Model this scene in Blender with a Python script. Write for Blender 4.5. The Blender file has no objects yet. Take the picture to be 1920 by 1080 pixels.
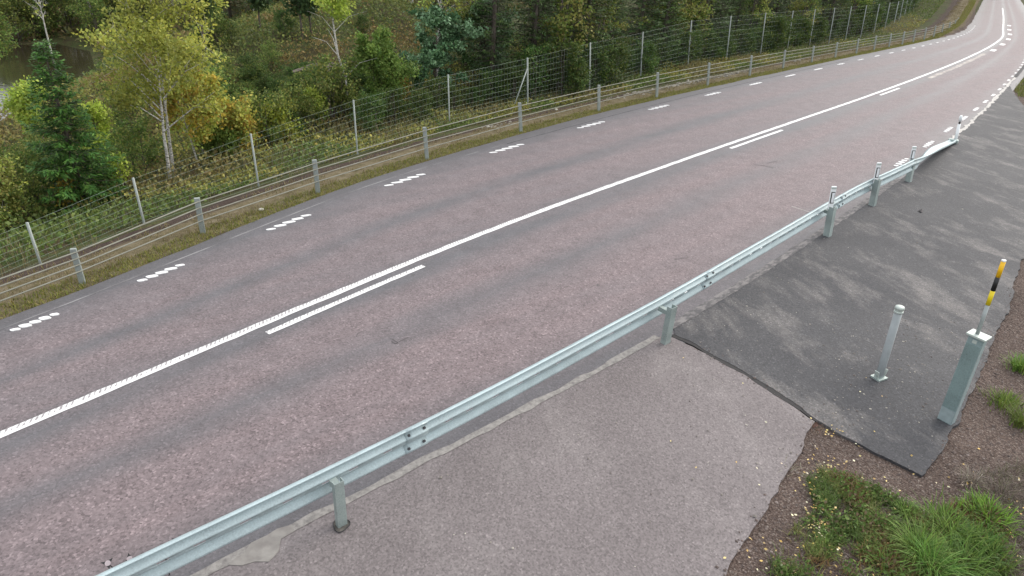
import bpy, bmesh, math, random
import numpy as np
from mathutils import Vector, Matrix, noise as mnoise

# ------------------------------------------------------------------ camera, sky, sun, exposure
S = bpy.context.scene
F_, PITCH, ROLL, CAMH = 1.3, 0.4928, 0.064, 5.385
cd = bpy.data.cameras.new('camera'); cam = bpy.data.objects.new('camera', cd)
S.collection.objects.link(cam); S.camera = cam
cd.sensor_width = 36; cd.lens = 18 * F_; cd.clip_start = 0.1; cd.clip_end = 3000
cp_, sp_ = math.cos(PITCH), math.sin(PITCH); cr_, sr_ = math.cos(ROLL), math.sin(ROLL)
FW = Vector((0, cp_, -sp_)); U0 = Vector((0, sp_, cp_)); R0 = Vector((1, 0, 0))
RT = cr_ * R0 + sr_ * U0; UP = -sr_ * R0 + cr_ * U0
cam.matrix_world = Matrix(((RT.x, UP.x, -FW.x, 0), (RT.y, UP.y, -FW.y, 0), (RT.z, UP.z, -FW.z, CAMH), (0, 0, 0, 1)))
SUN_EL, SUN_AZ = math.radians(36), math.radians(52)          # azimuth clockwise from +Y
w = bpy.data.worlds.new('World'); S.world = w; w.use_nodes = True
nt = w.node_tree; bg = nt.nodes['Background']
sky = nt.nodes.new('ShaderNodeTexSky'); sky.sky_type = 'NISHITA'; sky.sun_disc = False
sky.sun_elevation = SUN_EL; sky.sun_rotation = SUN_AZ; sky.air_density = 1.0; sky.dust_density = 4.0; sky.ozone_density = 1.0
hs = nt.nodes.new('ShaderNodeHueSaturation'); hs.inputs['Saturation'].default_value = 0.3
nt.links.new(sky.outputs[0], hs.inputs['Color'])
# overcast: an even cloud layer, brighter overhead, over the clear-sky model
tcw = nt.nodes.new('ShaderNodeTexCoord'); sx = nt.nodes.new('ShaderNodeSeparateXYZ'); nt.links.new(tcw.outputs['Generated'], sx.inputs[0])
rp = nt.nodes.new('ShaderNodeValToRGB'); rp.color_ramp.elements[0].position = 0.0; rp.color_ramp.elements[0].color = (.52, .54, .56, 1)
rp.color_ramp.elements[1].position = 1.0; rp.color_ramp.elements[1].color = (.96, .98, 1.0, 1); nt.links.new(sx.outputs[2], rp.inputs[0])
ml = nt.nodes.new('ShaderNodeVectorMath'); ml.operation = 'SCALE'; ml.inputs['Scale'].default_value = 8.0; nt.links.new(rp.outputs[0], ml.inputs[0])
mxw = nt.nodes.new('ShaderNodeMix'); mxw.data_type = 'RGBA'; mxw.inputs[0].default_value = .6
nt.links.new(hs.outputs[0], mxw.inputs[6]); nt.links.new(ml.outputs[0], mxw.inputs[7]); nt.links.new(mxw.outputs[2], bg.inputs['Color'])
bg.inputs['Strength'].default_value = 0.15
sl = bpy.data.lights.new('sun', 'SUN'); sl.energy = 0.9; sl.angle = math.radians(38); sl.color = (1.0, 0.91, 0.80)
so = bpy.data.objects.new('sun', sl); S.collection.objects.link(so)
sd = Vector((math.sin(SUN_AZ) * math.cos(SUN_EL), math.cos(SUN_AZ) * math.cos(SUN_EL), math.sin(SUN_EL)))
so.rotation_euler = sd.to_track_quat('Z', 'Y').to_euler()
S.view_settings.view_transform = 'Standard'; S.view_settings.look = 'None'
S.view_settings.exposure = 0.85; S.view_settings.gamma = 1.0
S.cycles.use_denoising = True; S.cycles.max_bounces = 6; S.cycles.transparent_max_bounces = 8

# ------------------------------------------------------------------ helpers
rng = np.random.default_rng(7); random.seed(7)
C = S.collection
AX = np.array([math.cos(math.radians(42)), math.sin(math.radians(42))]); BX = np.array([-AX[1], AX[0]])
def W(a, b): return np.multiply.outer(np.asarray(a, float), AX) + np.multiply.outer(np.asarray(b, float), BX)
def AB(x, y): return x * AX[0] + y * AX[1], x * BX[0] + y * BX[1]
def G(px, py, z=0.0):                                        # point of the ground at height z seen at this pixel
    d = FW + RT * ((px - 960) / 960 / F_) + UP * ((540 - py) / 960 / F_)
    t = (CAMH - z) / -d.z
    return np.array([d.x * t, d.y * t])
def top_of(base, z, px, py):                                 # height over z of a thing standing at base whose top is seen there
    d = FW + RT * ((px - 960) / 960 / F_) + UP * ((540 - py) / 960 / F_)
    L = math.hypot(*base); u = base / L
    s = L / (d.x * u[0] + d.y * u[1])
    return CAMH + d.z * s - z
def curve(pts):
    A = np.array([p[0] for p in pts], float); B = np.array([p[1] for p in pts], float)
    m = np.gradient(B, A)
    def f(a):
        a = np.asarray(a, float); i = np.clip(np.searchsorted(A, a) - 1, 0, len(A) - 2)
        h = A[i + 1] - A[i]; t = (a - A[i]) / h; tc = np.clip(t, 0, 1)
        y = (2*tc**3-3*tc**2+1)*B[i] + (tc**3-2*tc**2+tc)*h*m[i] + (-2*tc**3+3*tc**2)*B[i+1] + (tc**3-tc**2)*h*m[i+1]
        return y + np.where(t > 1, (a - A[i+1]) * m[i+1], 0) + np.where(t < 0, (a - A[i]) * m[i], 0)
    return f
KN = [-20, -10, 0, 7.5, 15, 22.5, 30, 37.5, 45, 52.5, 60, 67.5, 75, 90, 110]
def K(*v): return list(zip(KN, v))
centre = curve(K(4.2, 6.1, 8.14, 9.52, 10.44, 11.21, 11.97, 12.82, 13.77, 14.85, 16.11, 17.67, 19.8, 24.1, 30.0))
ldash = curve(K(5.6, 7.6, 10.48, 12.89, 14.31, 15.29, 16.09, 16.82, 17.48, 18.12, 18.92, 20.2, 22.1, 26.4, 32.2))
crack = curve(K(5.9, 7.9, 10.66, 13.22, 14.6, 15.62, 16.43, 17.15, 17.82, 18.5, 19.3, 20.6, 22.5, 26.8, 32.6))
lgrass = curve(K(6.3, 8.3, 10.96, 13.54, 15.06, 16.05, 16.85, 17.55, 18.22, 18.9, 19.68, 20.95, 22.9, 27.2, 33))
joint = curve(K(4.0, 4.4, 4.77, 4.94, 5.65, 6.6, 7.74, 9.05, 10.46, 11.9, 13.4, 15.1, 17.2, 21.5, 27.5))
rdash = curve([(-20, 4.5), (0, 5.3), (7.5, 5.5), (14, 6.1), (18.15, 6.56), (21.32, 6.9), (24.4, 7.29), (27.3, 7.71), (30, 8.09), (34.8, 8.82), (39, 9.51), (42.65, 10.17), (46, 10.78), (49, 11.37), (51.7, 11.95), (60, 13.9), (75, 17.7), (90, 22.0), (110, 28.0)])
rail = curve([(-20, 4.35), (-10, 4.5), (0, 4.67), (2, 4.69), (4, 4.76), (6, 4.89), (8, 5.04), (10, 5.23), (12, 5.42), (14, 5.62), (16, 5.79), (18, 5.87), (19.57, 5.96), (20.6, 6.08), (21.44, 6.2), (22.4, 6.35), (23.6, 6.54), (25.4, 6.80)])

def link(o, parent=None):
    C.objects.link(o)
    if parent is not None: o.parent = parent
    return o
def tag(o, label=None, cat=None, group=None, kind=None):
    if label: o['label'] = label
    if cat: o['category'] = cat
    if group: o['group'] = group
    if kind: o['kind'] = kind
    return o
def empty(name, loc, label, cat, group=None, rz=0):
    o = bpy.data.objects.new(name, None); C.objects.link(o); o.empty_display_size = .2
    o.location = loc; o.rotation_euler.z = rz
    return tag(o, label, cat, group)
def mesh_np(name, V, F, mat, parent=None, col=None, smooth=False, attrs=None):
    """V (n,3), F (m,k) all faces with k corners; col (m,3) colour per face"""
    V = np.asarray(V, np.float32); F = np.asarray(F, np.int32)
    me = bpy.data.meshes.new(name); n, (m, k) = len(V), F.shape
    me.vertices.add(n); me.vertices.foreach_set('co', V.ravel())
    me.loops.add(m * k); me.loops.foreach_set('vertex_index', F.ravel())
    me.polygons.add(m); me.polygons.foreach_set('loop_start', np.arange(0, m * k, k, dtype=np.int32))
    me.polygons.foreach_set('use_smooth', np.full(m, smooth))
    me.update(calc_edges=True)
    if col is not None:
        at = me.attributes.new('tint', 'FLOAT_COLOR', 'FACE')
        at.data.foreach_set('color', np.concatenate([np.clip(col, 0, 1), np.ones((m, 1))], 1).astype(np.float32).ravel())
    for an, av in (attrs or {}).items():
        at = me.attributes.new(an, 'FLOAT', 'POINT'); at.data.foreach_set('value', np.asarray(av, np.float32).ravel())
    me.materials.append(mat)
    return link(bpy.data.objects.new(name, me), parent)

class MB:
    def __init__(s): s.v = []; s.f = []
    def add(s, v, f):
        n = len(s.v); s.v += [tuple(map(float, p)) for p in v]; s.f += [tuple(i + n for i in q) for q in f]
    def box(s, c, size, rz=0, M=None, bev=0):
        sx, sy, sz = [q / 2 for q in size]
        vs = [Vector((x, y, z)) for z in (-sz, sz) for x, y in ((-sx, -sy), (sx, -sy), (sx, sy), (-sx, sy))]
        R = M if M is not None else Matrix.Rotation(rz, 3, 'Z')
        s.add([R @ v + Vector(c) for v in vs], [(3, 2, 1, 0), (4, 5, 6, 7), (0, 1, 5, 4), (1, 2, 6, 5), (2, 3, 7, 6), (3, 0, 4, 7)])
    def tube(s, pts, rad, n=8, caps=True):
        pts = [Vector(p) for p in pts]; N = len(pts)
        if not hasattr(rad, '__len__'): rad = [rad] * N
        vs = []; fs = []; prev = None
        for i, p in enumerate(pts):
            t = (pts[min(i + 1, N - 1)] - pts[max(i - 1, 0)]).normalized()
            if prev is None: u = t.cross(Vector((0, 0, 1)) if abs(t.z) < .9 else Vector((1, 0, 0))).normalized()
            else: u = (prev - t * prev.dot(t)).normalized()
            prev = u; v = t.cross(u)
            for k in range(n):
                a = 2 * math.pi * k / n; vs.append(p + (u * math.cos(a) + v * math.sin(a)) * rad[i])
        for i in range(N - 1):
            for k in range(n): fs.append((i*n+k, i*n+(k+1) % n, (i+1)*n+(k+1) % n, (i+1)*n+k))
        if caps: fs.append(tuple(reversed(range(n)))); fs.append(tuple((N-1)*n + k for k in range(n)))
        s.add(vs, fs)
    def build(s, name, mat, parent=None, smooth=False, bevel=0):
        me = bpy.data.meshes.new(name); me.from_pydata(s.v, [], s.f); me.materials.append(mat)
        if smooth: me.polygons.foreach_set('use_smooth', [True] * len(me.polygons))
        bm = bmesh.new(); bm.from_mesh(me); bmesh.ops.recalc_face_normals(bm, faces=bm.faces); bm.to_mesh(me); bm.free()
        me.update(); o = link(bpy.data.objects.new(name, me), parent)
        if bevel:
            m = o.modifiers.new('b', 'BEVEL'); m.width = bevel; m.segments = 2; m.limit_method = 'ANGLE'
        return o

# ------------------------------------------------------------------ materials
class NT:
    def __init__(s, name, rough=.8, metal=0, spec=.5):
        s.m = bpy.data.materials.new(name); s.m.use_nodes = True; s.t = s.m.node_tree
        s.b = s.t.nodes['Principled BSDF']; s.b.inputs['Roughness'].default_value = rough
        s.b.inputs['Metallic'].default_value = metal; s.b.inputs['Specular IOR Level'].default_value = spec
        s.geo = s.t.nodes.new('ShaderNodeNewGeometry'); s.pos = s.geo.outputs['Position']
    def L(s, a, b): s.t.links.new(a, b)
    def val(s, sock, v):
        if hasattr(v, 'node'): s.L(v, sock)
        else: sock.default_value = v
    def noise(s, scale, detail=3, vec=None, rough=.55, dist=0):
        n = s.t.nodes.new('ShaderNodeTexNoise'); n.inputs['Scale'].default_value = scale; n.inputs['Detail'].default_value = detail
        n.inputs['Roughness'].default_value = rough; n.inputs['Distortion'].default_value = dist
        s.L(vec or s.pos, n.inputs['Vector']); return n.outputs['Fac']
    def vor(s, scale, vec=None, feat='F1', out='Distance'):
        n = s.t.nodes.new('ShaderNodeTexVoronoi'); n.feature = feat; n.inputs['Scale'].default_value = scale
        s.L(vec or s.pos, n.inputs['Vector']); return n.outputs[out]
    def ramp(s, fac, stops, interp='LINEAR'):
        n = s.t.nodes.new('ShaderNodeValToRGB'); e = n.color_ramp.elements; n.color_ramp.interpolation = interp
        while len(e) < len(stops): e.new(.5)
        for i, (p, c) in enumerate(stops):
            e[i].position = p; e[i].color = (c, c, c, 1) if not hasattr(c, '__len__') else (*c, 1)
        s.L(fac, n.inputs[0]); return n.outputs[0]
    def mix(s, fac, a, b, mode='MIX'):
        n = s.t.nodes.new('ShaderNodeMix'); n.data_type = 'RGBA'; n.blend_type = mode
        s.val(n.inputs[0], fac)
        for sock, v in ((n.inputs[6], a), (n.inputs[7], b)):
            if hasattr(v, 'node'): s.L(v, sock)
            else: sock.default_value = (*v, 1) if hasattr(v, '__len__') else (v, v, v, 1)
        return n.outputs[2]
    def math(s, op, a, b=0.0, c=None):
        n = s.t.nodes.new('ShaderNodeMath'); n.operation = op; s.val(n.inputs[0], a); s.val(n.inputs[1], b)
        if c is not None: s.val(n.inputs[2], c)
        return n.outputs[0]
    def map(s, scale=(1, 1, 1), rot=(0, 0, 0), loc=(0, 0, 0), vec=None):
        r = s.t.nodes.new('ShaderNodeMapping'); r.inputs['Rotation'].default_value = rot; s.L(vec or s.pos, r.inputs['Vector'])
        n = s.t.nodes.new('ShaderNodeMapping'); n.inputs['Scale'].default_value = scale
        n.inputs['Location'].default_value = loc; s.L(r.outputs[0], n.inputs['Vector']); return n.outputs[0]
    def attr(s, name, out='Fac'):
        n = s.t.nodes.new('ShaderNodeAttribute'); n.attribute_name = name; return n.outputs[out]
    def bump(s, h, strength=.3, dist=.01):
        n = s.t.nodes.new('ShaderNodeBump'); n.inputs['Strength'].default_value = strength; n.inputs['Distance'].default_value = dist
        s.L(h, n.inputs['Height']); s.L(n.outputs[0], s.b.inputs['Normal'])
    def color(s, c): s.val(s.b.inputs['Base Color'], c if hasattr(c, 'node') else (*c, 1)); return s
def simple(name, c, rough=.7, metal=0, var=.12, scale=12, spec=.5):
    n = NT(name, rough, metal, spec)
    f = n.ramp(n.noise(scale, 4), [(.3, tuple(q * (1 - var) for q in c)), (.7, tuple(min(1, q * (1 + var)) for q in c))])
    n.color(f); return n.m

GR = -math.radians(42)
def road_material():
    n = NT('road_asphalt', .62, 0, .35)
    lat = n.attr('lat')
    # 0 = aggregate worn pink, 1 = grey binder, across the width (left shoulder .. right joint)
    prof = n.ramp(lat, [(0, 1.0), (.055, 1.0), (.10, .70), (.17, .40), (.24, .30), (.295, .85), (.35, .32), (.46, .38), (.495, .72), (.54, .95), (.59, .30), (.64, .16), (.70, .72), (.76, .22), (.87, .14), (1, 1.0)] )
    st = n.noise(1.0, 4, n.map((.09, 1.8, 1), (0, 0, GR)))
    bl = n.noise(.55, 4)
    m0 = n.math('ADD', prof, n.math('MULTIPLY', n.math('SUBTRACT', st, .5), .9))
    m1 = n.math('ADD', m0, n.math('MULTIPLY', n.math('SUBTRACT', bl, .5), .4))
    mk = n.ramp(m1, [(.1, 0.), (.95, 1.)])
    base = n.mix(mk, (.180, .143, .148), (.108, .103, .111))
    # stones of the aggregate
    v1 = n.vor(42, out='Color'); sep = n.t.nodes.new('ShaderNodeSeparateColor'); n.L(v1, sep.inputs[0])
    st1 = n.ramp(sep.outputs[0], [(0, .62), (.25, .86), (.7, 1.04), (.9, 1.18), (1, 1.6)])
    g2 = n.ramp(n.noise(44, 5, rough=.72), [(.30, .68), (.46, .94), (.56, 1.06), (.72, 1.28)])
    fade = n.math('SUBTRACT', 1.0, n.math('MULTIPLY', mk, .55))
    c = n.mix(fade, base, n.mix(1, base, st1, 'MULTIPLY'))
    c = n.mix(n.math('ADD', .35, n.math('MULTIPLY', fade, .6)), c, n.mix(1, c, g2, 'MULTIPLY'))
    g3 = n.ramp(n.noise(2.2, 5, rough=.65), [(.3, .86), (.7, 1.12)])
    c = n.mix(1, c, g3, 'MULTIPLY')
    # tar-black edge of the shoulder, thin crack line
    c = n.mix(n.ramp(lat, [(0, .42), (.036, .40), (.048, 0)]), c, (.07, .068, .07))
    sp = n.math('MULTIPLY', n.ramp(n.vor(.9), [(.0, 1.), (.028, 1.), (.045, 0.)]), n.ramp(n.noise(30, 4), [(.4, .2), (.6, .8)]))
    c = n.mix(sp, c, (.06, .055, .058))
    n.color(c)
    n.bump(n.math('ADD', n.noise(30, 4, rough=.7), n.math('MULTIPLY', sep.outputs[0], .5)), .45, .008)
    n.val(n.b.inputs['Roughness'], n.ramp(mk, [(0, .72), (1, .55)]))
    return n.m
def apron_material(name, c0, c1, smear, scalev=1.0, warm=(.20, .18, .17), spec=.3, spk=2.0):
    n = NT(name, .78, 0, spec)
    base = n.mix(n.ramp(n.noise(.5, 5, rough=.6), [(.35, 0.), (.65, 1.)]), c0, c1)
    sm = n.math('ADD', n.math('MULTIPLY', n.noise(1.0, 8, n.map((.75, 1.45, 1), (0, 0, math.radians(76))), .72, .15), .75), n.math('MULTIPLY', n.noise(.42, 3), .25))
    base = n.mix(n.math('MULTIPLY', n.ramp(sm, [(.50, 0.), (.70, 1.)]), smear), base, warm)
    v1 = n.vor(55, out='Color'); sep = n.t.nodes.new('ShaderNodeSeparateColor'); n.L(v1, sep.inputs[0])
    base = n.mix(.75, base, n.mix(1, base, n.ramp(sep.outputs[1], [(0, .62), (.5, .98), (.92, 1.12), (1, spk)]), 'MULTIPLY'))
    base = n.mix(.8, base, n.mix(1, base, n.ramp(n.noise(34, 5, rough=.7), [(.3, .74), (.7, 1.26)]), 'MULTIPLY'))
    n.color(base); n.bump(n.noise(34, 5, rough=.7), .5, .006)
    return n.m
def leaf_material(name, trans=.35):
    n = NT(name, .6, 0, .25)
    col = n.attr('tint', 'Color'); oi = n.t.nodes.new('ShaderNodeObjectInfo')
    h = n.t.nodes.new('ShaderNodeHueSaturation'); n.L(col, h.inputs['Color'])
    n.L(n.math('MULTIPLY_ADD', oi.outputs['Random'], .03, .485), h.inputs['Hue'])
    n.L(n.math('MULTIPLY_ADD', oi.outputs['Random'], .3, 1.02), h.inputs['Value'])
    n.color(h.outputs[0])
    tr = n.t.nodes.new('ShaderNodeBsdfTranslucent'); n.L(h.outputs[0], tr.inputs['Color'])
    mx = n.t.nodes.new('ShaderNodeMixShader'); mx.inputs[0].default_value = trans
    n.L(n.b.outputs[0], mx.inputs[1]); n.L(tr.outputs[0], mx.inputs[2])
    n.L(mx.outputs[0], n.t.nodes['Material Output'].inputs['Surface'])
    return n.m
def tint_material(name, rough=.8):
    n = NT(name, rough, 0, .3); n.color(n.attr('tint', 'Color')); return n.m
def paint_material(name, worn):
    """thermoplastic paint; worn = patchy, ribbed half of the profiled line"""
    n = NT(name, .55, 0, .4)
    base = n.ramp(n.noise(9, 5), [(.3, (.58, .58, .58)), (.6, (.74, .74, .74))])
    if worn:
        u = n.attr('u'); v = n.attr('v')
        wv = n.math('SINE', n.math('ADD', n.math('MULTIPLY', v, 100.0), n.math('MULTIPLY', u, -9.0)))
        wq = n.math('ADD', wv, n.math('MULTIPLY', n.math('SUBTRACT', n.noise(11, 6, rough=.7), .5), 6.0))
        side = n.ramp(u, [(.38, 0.), (.5, 1.), (.93, 1.), (1.0, .6)])
        near = n.ramp(n.math('DIVIDE', v, 60.0), [(.0, 1.), (.22, .85), (.4, .35), (.6, .1)])
        k = n.math('MULTIPLY', n.math('MULTIPLY', side, near), n.ramp(wq, [(.15, 0.), (.8, .85)]))
        k = n.math('MAXIMUM', k, n.ramp(n.noise(3.1, 6, rough=.75), [(.70, 0.), (.74, .75)]))
        base = n.mix(k, base, (.19, .17, .175))
    else:
        base = n.mix(n.ramp(n.noise(14, 6, rough=.75), [(.66, 0.), (.72, .7)]), base, (.19, .17, .175))
    n.color(base); n.bump(n.noise(40, 3), .3, .004); return n.m
def galv(name, c, rough=.42, metal=.35):
    n = NT(name, rough, metal, .5)
    a = n.noise(60, 3, rough=.7); b = n.noise(4, 4); d = n.noise(1, 4, n.map((1, 1, 6)))
    f = n.math('ADD', n.math('MULTIPLY', a, .45), n.math('ADD', n.math('MULTIPLY', b, .3), n.math('MULTIPLY', d, .25)))
    n.color(n.ramp(f, [(.34, tuple(q * .62 for q in c)), (.46, tuple(q * .9 for q in c)), (.53, c), (.66, tuple(min(1, q * 1.2) for q in c))]))
    n.val(n.b.inputs['Roughness'], n.ramp(b, [(.3, rough - .08), (.7, rough + .15)])); return n.m

M = dict(
    road=road_material(),
    pale=apron_material('pale_asphalt', (.150, .131, .132), (.180, .158, .159), .7, warm=(.235, .212, .209), spk=1.5),
    dark=apron_material('dark_asphalt', (.050, .050, .055), (.070, .069, .073), .85, warm=(.20, .185, .178)),
    paint=paint_material('road_paint', False), paintw=paint_material('road_paint_worn', True),
    galv=galv('galvanised_steel', (.39, .475, .495), .5, .2), galvp=galv('galvanised_post', (.34, .40, .385), .5, .25),
    galvf=galv('weathered_steel', (.29, .32, .30), .6, .15), cabinet=galv('cabinet_steel', (.27, .35, .36), .5, .2),
    lid=simple('pale_grey_metal', (.46, .51, .48), .5, .1, .08, 9), wire=simple('fence_wire', (.20, .25, .21), .6, .2),
    cable=simple('cable_steel', (.20, .20, .165), .6, .2, .15, 3), white=simple('white_plastic', (.84, .86, .87), .5, 0, .05),
    black=simple('black_plastic', (.012, .012, .013), .5, 0, .1), refl=simple('reflector_white', (.78, .80, .82), .3, 0, .04),
    yellow=simple('yellow_film', (.78, .60, .01), .45, 0, .08), orange=simple('orange_film', (.88, .50, .008), .45, 0, .12, 30),
    bollard=simple('grey_white_plastic', (.30, .325, .335), .55, 0, .07, 7), bolt=simple('dark_bolt', (.04, .04, .045), .5, .5),
    spruce=leaf_material('spruce_needles', .12), leaf=leaf_material('leaves', .35), herb=leaf_material('herbs', .3),
    stones=tint_material('stones', .85), litter=tint_material('litter', .7),
)
def bark(name, birch):
    n = NT(name, .85, 0, .2)
    if birch:
        tc = n.noise(5, 4, n.map((3, 3, 7))); n.color(n.ramp(tc, [(.36, (.05, .045, .04)), (.45, (.42, .40, .37)), (.6, (.60, .58, .54))]))
    else: n.color(n.ramp(n.noise(9, 5, n.map((1, 1, .3))), [(.3, (.05, .04, .033)), (.7, (.17, .145, .125))]))
    n.bump(n.noise(20, 4), .5, .01); return n.m
M['birch'] = bark('birch_bark', True); M['bark'] = bark('brown_bark', False)

# ------------------------------------------------------------------ terrain
WL = -2.6
POND = np.array([(-26, 12), (-20.5, 19), (-20.6, 25.3), (-21.4, 28.8), (-21.8, 32), (-23.2, 37.1), (-26.5, 42.2), (-30, 44.1), (-33, 41.6), (-38.5, 42), (-50, 38), (-60, 22), (-44, 8)], float)
def poly_sd(x, y, P):
    x = np.asarray(x, float); y = np.asarray(y, float); d = np.full(x.shape, 1e9); inside = np.zeros(x.shape, bool)
    for i in range(len(P)):
        a = P[i]; b = P[(i + 1) % len(P)]; e = b - a
        t = np.clip(((x - a[0]) * e[0] + (y - a[1]) * e[1]) / (e @ e), 0, 1)
        d = np.minimum(d, np.hypot(x - a[0] - t * e[0], y - a[1] - t * e[1]))
        c = (a[1] > y) != (b[1] > y); xi = a[0] + (y - a[1]) / (e[1] if abs(e[1]) > 1e-9 else 1e-9) * e[0]
        inside ^= c & (x < xi)
    return np.where(inside, -d, d)
def vnoise(x, y, s, seed=0):
    x = np.asarray(x, float) / s + seed * 17.3; y = np.asarray(y, float) / s - seed * 9.1
    i = np.floor(x).astype(int); j = np.floor(y).astype(int); fx = x - i; fy = y - j
    fx = fx * fx * (3 - 2 * fx); fy = fy * fy * (3 - 2 * fy)
    def h(i, j): v = np.sin(i * 127.1 + j * 311.7 + seed * 74.7) * 43758.5453; return v - np.floor(v)
    return (h(i, j) * (1-fx) + h(i+1, j) * fx) * (1-fy) + (h(i, j+1) * (1-fx) + h(i+1, j+1) * fx) * fy
def sstep(a, b, x): t = np.clip((x - a) / (b - a), 0, 1); return t * t * (3 - 2 * t)
def height(x, y):
    a, b = AB(np.asarray(x, float), np.asarray(y, float)); d = b - lgrass(a)
    left = -.03 - .06 * np.clip(d, 0, 1.2) - .17 * np.clip(d - 1.2, 0, .8) - .25 * np.clip(d - 1.8, 0, 1.6)
    low = 1 - sstep(12, 24, a)
    left = left - low * .125 * np.clip(d - 3.6, 0, 15) - .02 * np.clip(d - 3.6, 0, 30) * (1 - low)
    left = left + sstep(3.5, 8, d) * ((vnoise(x, y, 3.3, 1) - .5) * .5 + (vnoise(x, y, 9, 2) - .5) * .9)
    kx, ky = -11.5, 36.0
    left = left + 3.4 * np.exp(-(((x - kx) / 8.5) ** 2 + ((y - ky) / 9.5) ** 2)) * sstep(3.6, 9, d)
    left = left + .06 * np.clip(np.hypot(x, y) - 62, 0, 200)
    s = poly_sd(x, y, POND); left = np.where(d > 3, np.minimum(left, WL + .10 + .33 * s), left)
    r = joint(a) - b
    right = -.05 + .05 * sstep(0, 1, 0 * r) + .0 * r
    right = -.022 + .05 * (vnoise(x, y, 1.1, 3) - .5) * sstep(2, 5, r) + .05 * np.clip(r - 9, 0, 60)
    road = np.full(np.shape(d), -.06)
    z = np.where(d > 0, left, np.where(r > .2, right, road))
    return z
def axis(lo, hi, flo, fhi, fine, coarse):
    c1 = list(np.arange(flo, fhi, fine)); up = []; q = fhi; st = fine
    while q < hi: up.append(q); st = min(st * 1.25, coarse); q += st
    dn = []; q = flo; st = fine
    while q > lo: st = min(st * 1.25, coarse); q -= st; dn.append(q)
    return np.array(dn[::-1] + c1 + up)
gx = axis(-900, 900, -45, 95, .5, 60); gy = axis(-300, 1500, -1, 125, .5, 60)
X, Y = np.meshgrid(gx, gy, indexing='ij'); Z = height(X, Y)
nx, ny = X.shape; idx = np.arange(nx * ny).reshape(nx, ny)
Fq = np.stack([idx[:-1, :-1], idx[1:, :-1], idx[1:, 1:], idx[:-1, 1:]], -1).reshape(-1, 4)
A_, B_ = AB(X, Y); dl = B_ - lgrass(A_)
zone = np.where(dl > 0, np.where(dl < 2.2, 1.0, 0.0), 2.0)
inp = np.minimum(poly_sd(X, Y, np.array([(-4, -6), (3.1, 3.4), (4.6, 6.2), (6.9, 8.0), (9.5, 12), (26, 22), (36, 40), (60, 62), (90, 95), (140, 150), (60, 90), (0, 20), (-20, -3)])), 50)
zone = np.where((zone > 1.5) & (inp > 1.9), 0.0, zone)
def ground_material():
    n = NT('ground_soil', .95, 0, .15)
    z = n.attr('zone'); d = n.attr('dl')
    forest = n.ramp(n.noise(.9, 6, rough=.68), [(.28, (.030, .026, .016)), (.42, (.060, .052, .024)), (.52, (.050, .068, .022)), (.62, (.095, .070, .038)), (.75, (.06, .075, .028))])
    forest = n.mix(1, forest, n.ramp(n.noise(12, 4, rough=.7), [(.3, .5), (.7, 1.5)]), 'MULTIPLY')
    verge = n.ramp(n.noise(5, 5, rough=.7), [(.3, (.085, .07, .035)), (.5, (.135, .11, .065)), (.7, (.185, .155, .105))])
    ditch = n.ramp(n.noise(5, 5, rough=.7), [(.3, (.035, .025, .02)), (.7, (.085, .06, .05))])
    verge = n.mix(n.ramp(d, [(0, 0.), (.42, 0.), (.52, 1.)]), verge, ditch)      # dl is divided by 3
    v = n.vor(60, out='Color'); sep = n.t.nodes.new('ShaderNodeSeparateColor'); n.L(v, sep.inputs[0])
    gravel = n.ramp(sep.outputs[0], [(0, (.075, .054, .046)), (.35, (.120, .087, .074)), (.7, (.155, .115, .098)), (.92, (.19, .15, .13)), (1, (.28, .24, .21))])
    gravel = n.mix(1, gravel, n.ramp(n.noise(.8, 5), [(.3, .72), (.7, 1.15)]), 'MULTIPLY')
    gravel = n.mix(1, gravel, n.ramp(n.vor(60), [(.0, 1.1), (.7, .6)]), 'MULTIPLY')
    c = n.mix(n.ramp(z, [(.3, 0.), (.6, 1.)]), forest, verge)
    zz = n.math('SUBTRACT', z, 1.0)
    c = n.mix(n.ramp(zz, [(.3, 0.), (.6, 1.)]), c, gravel)
    n.color(c); n.bump(n.math('ADD', n.vor(38), n.noise(9, 5)), .7, .02); return n.m
g = mesh_np('ground', np.stack([X, Y, Z], -1).reshape(-1, 3), Fq, ground_material(), smooth=True, attrs={'zone': zone, 'dl': np.clip(dl / 3, 0, 1)})
tag(g, kind='structure')
# pond
wm = NT('pond_water', .05, 0, 1.0); wm.b.inputs['IOR'].default_value = 1.6; wm.color((.030, .025, .015)); wm.bump(wm.noise(1.6, 4, wm.map((1, 3, 1))), .25, .05)
px = gx[(gx > -62) & (gx < -17)]; 
bm = bmesh.new(); f = bm.faces.new([bm.verts.new((p[0], p[1], WL)) for p in [(-64, 5), (-18, 8), (-17.5, 30), (-19.5, 40), (-24, 46), (-33, 48), (-64, 46)]])
me = bpy.data.meshes.new('water'); bm.to_mesh(me); bm.free(); me.materials.append(wm.m); tag(link(bpy.data.objects.new('water', me)), kind='structure')

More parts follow.
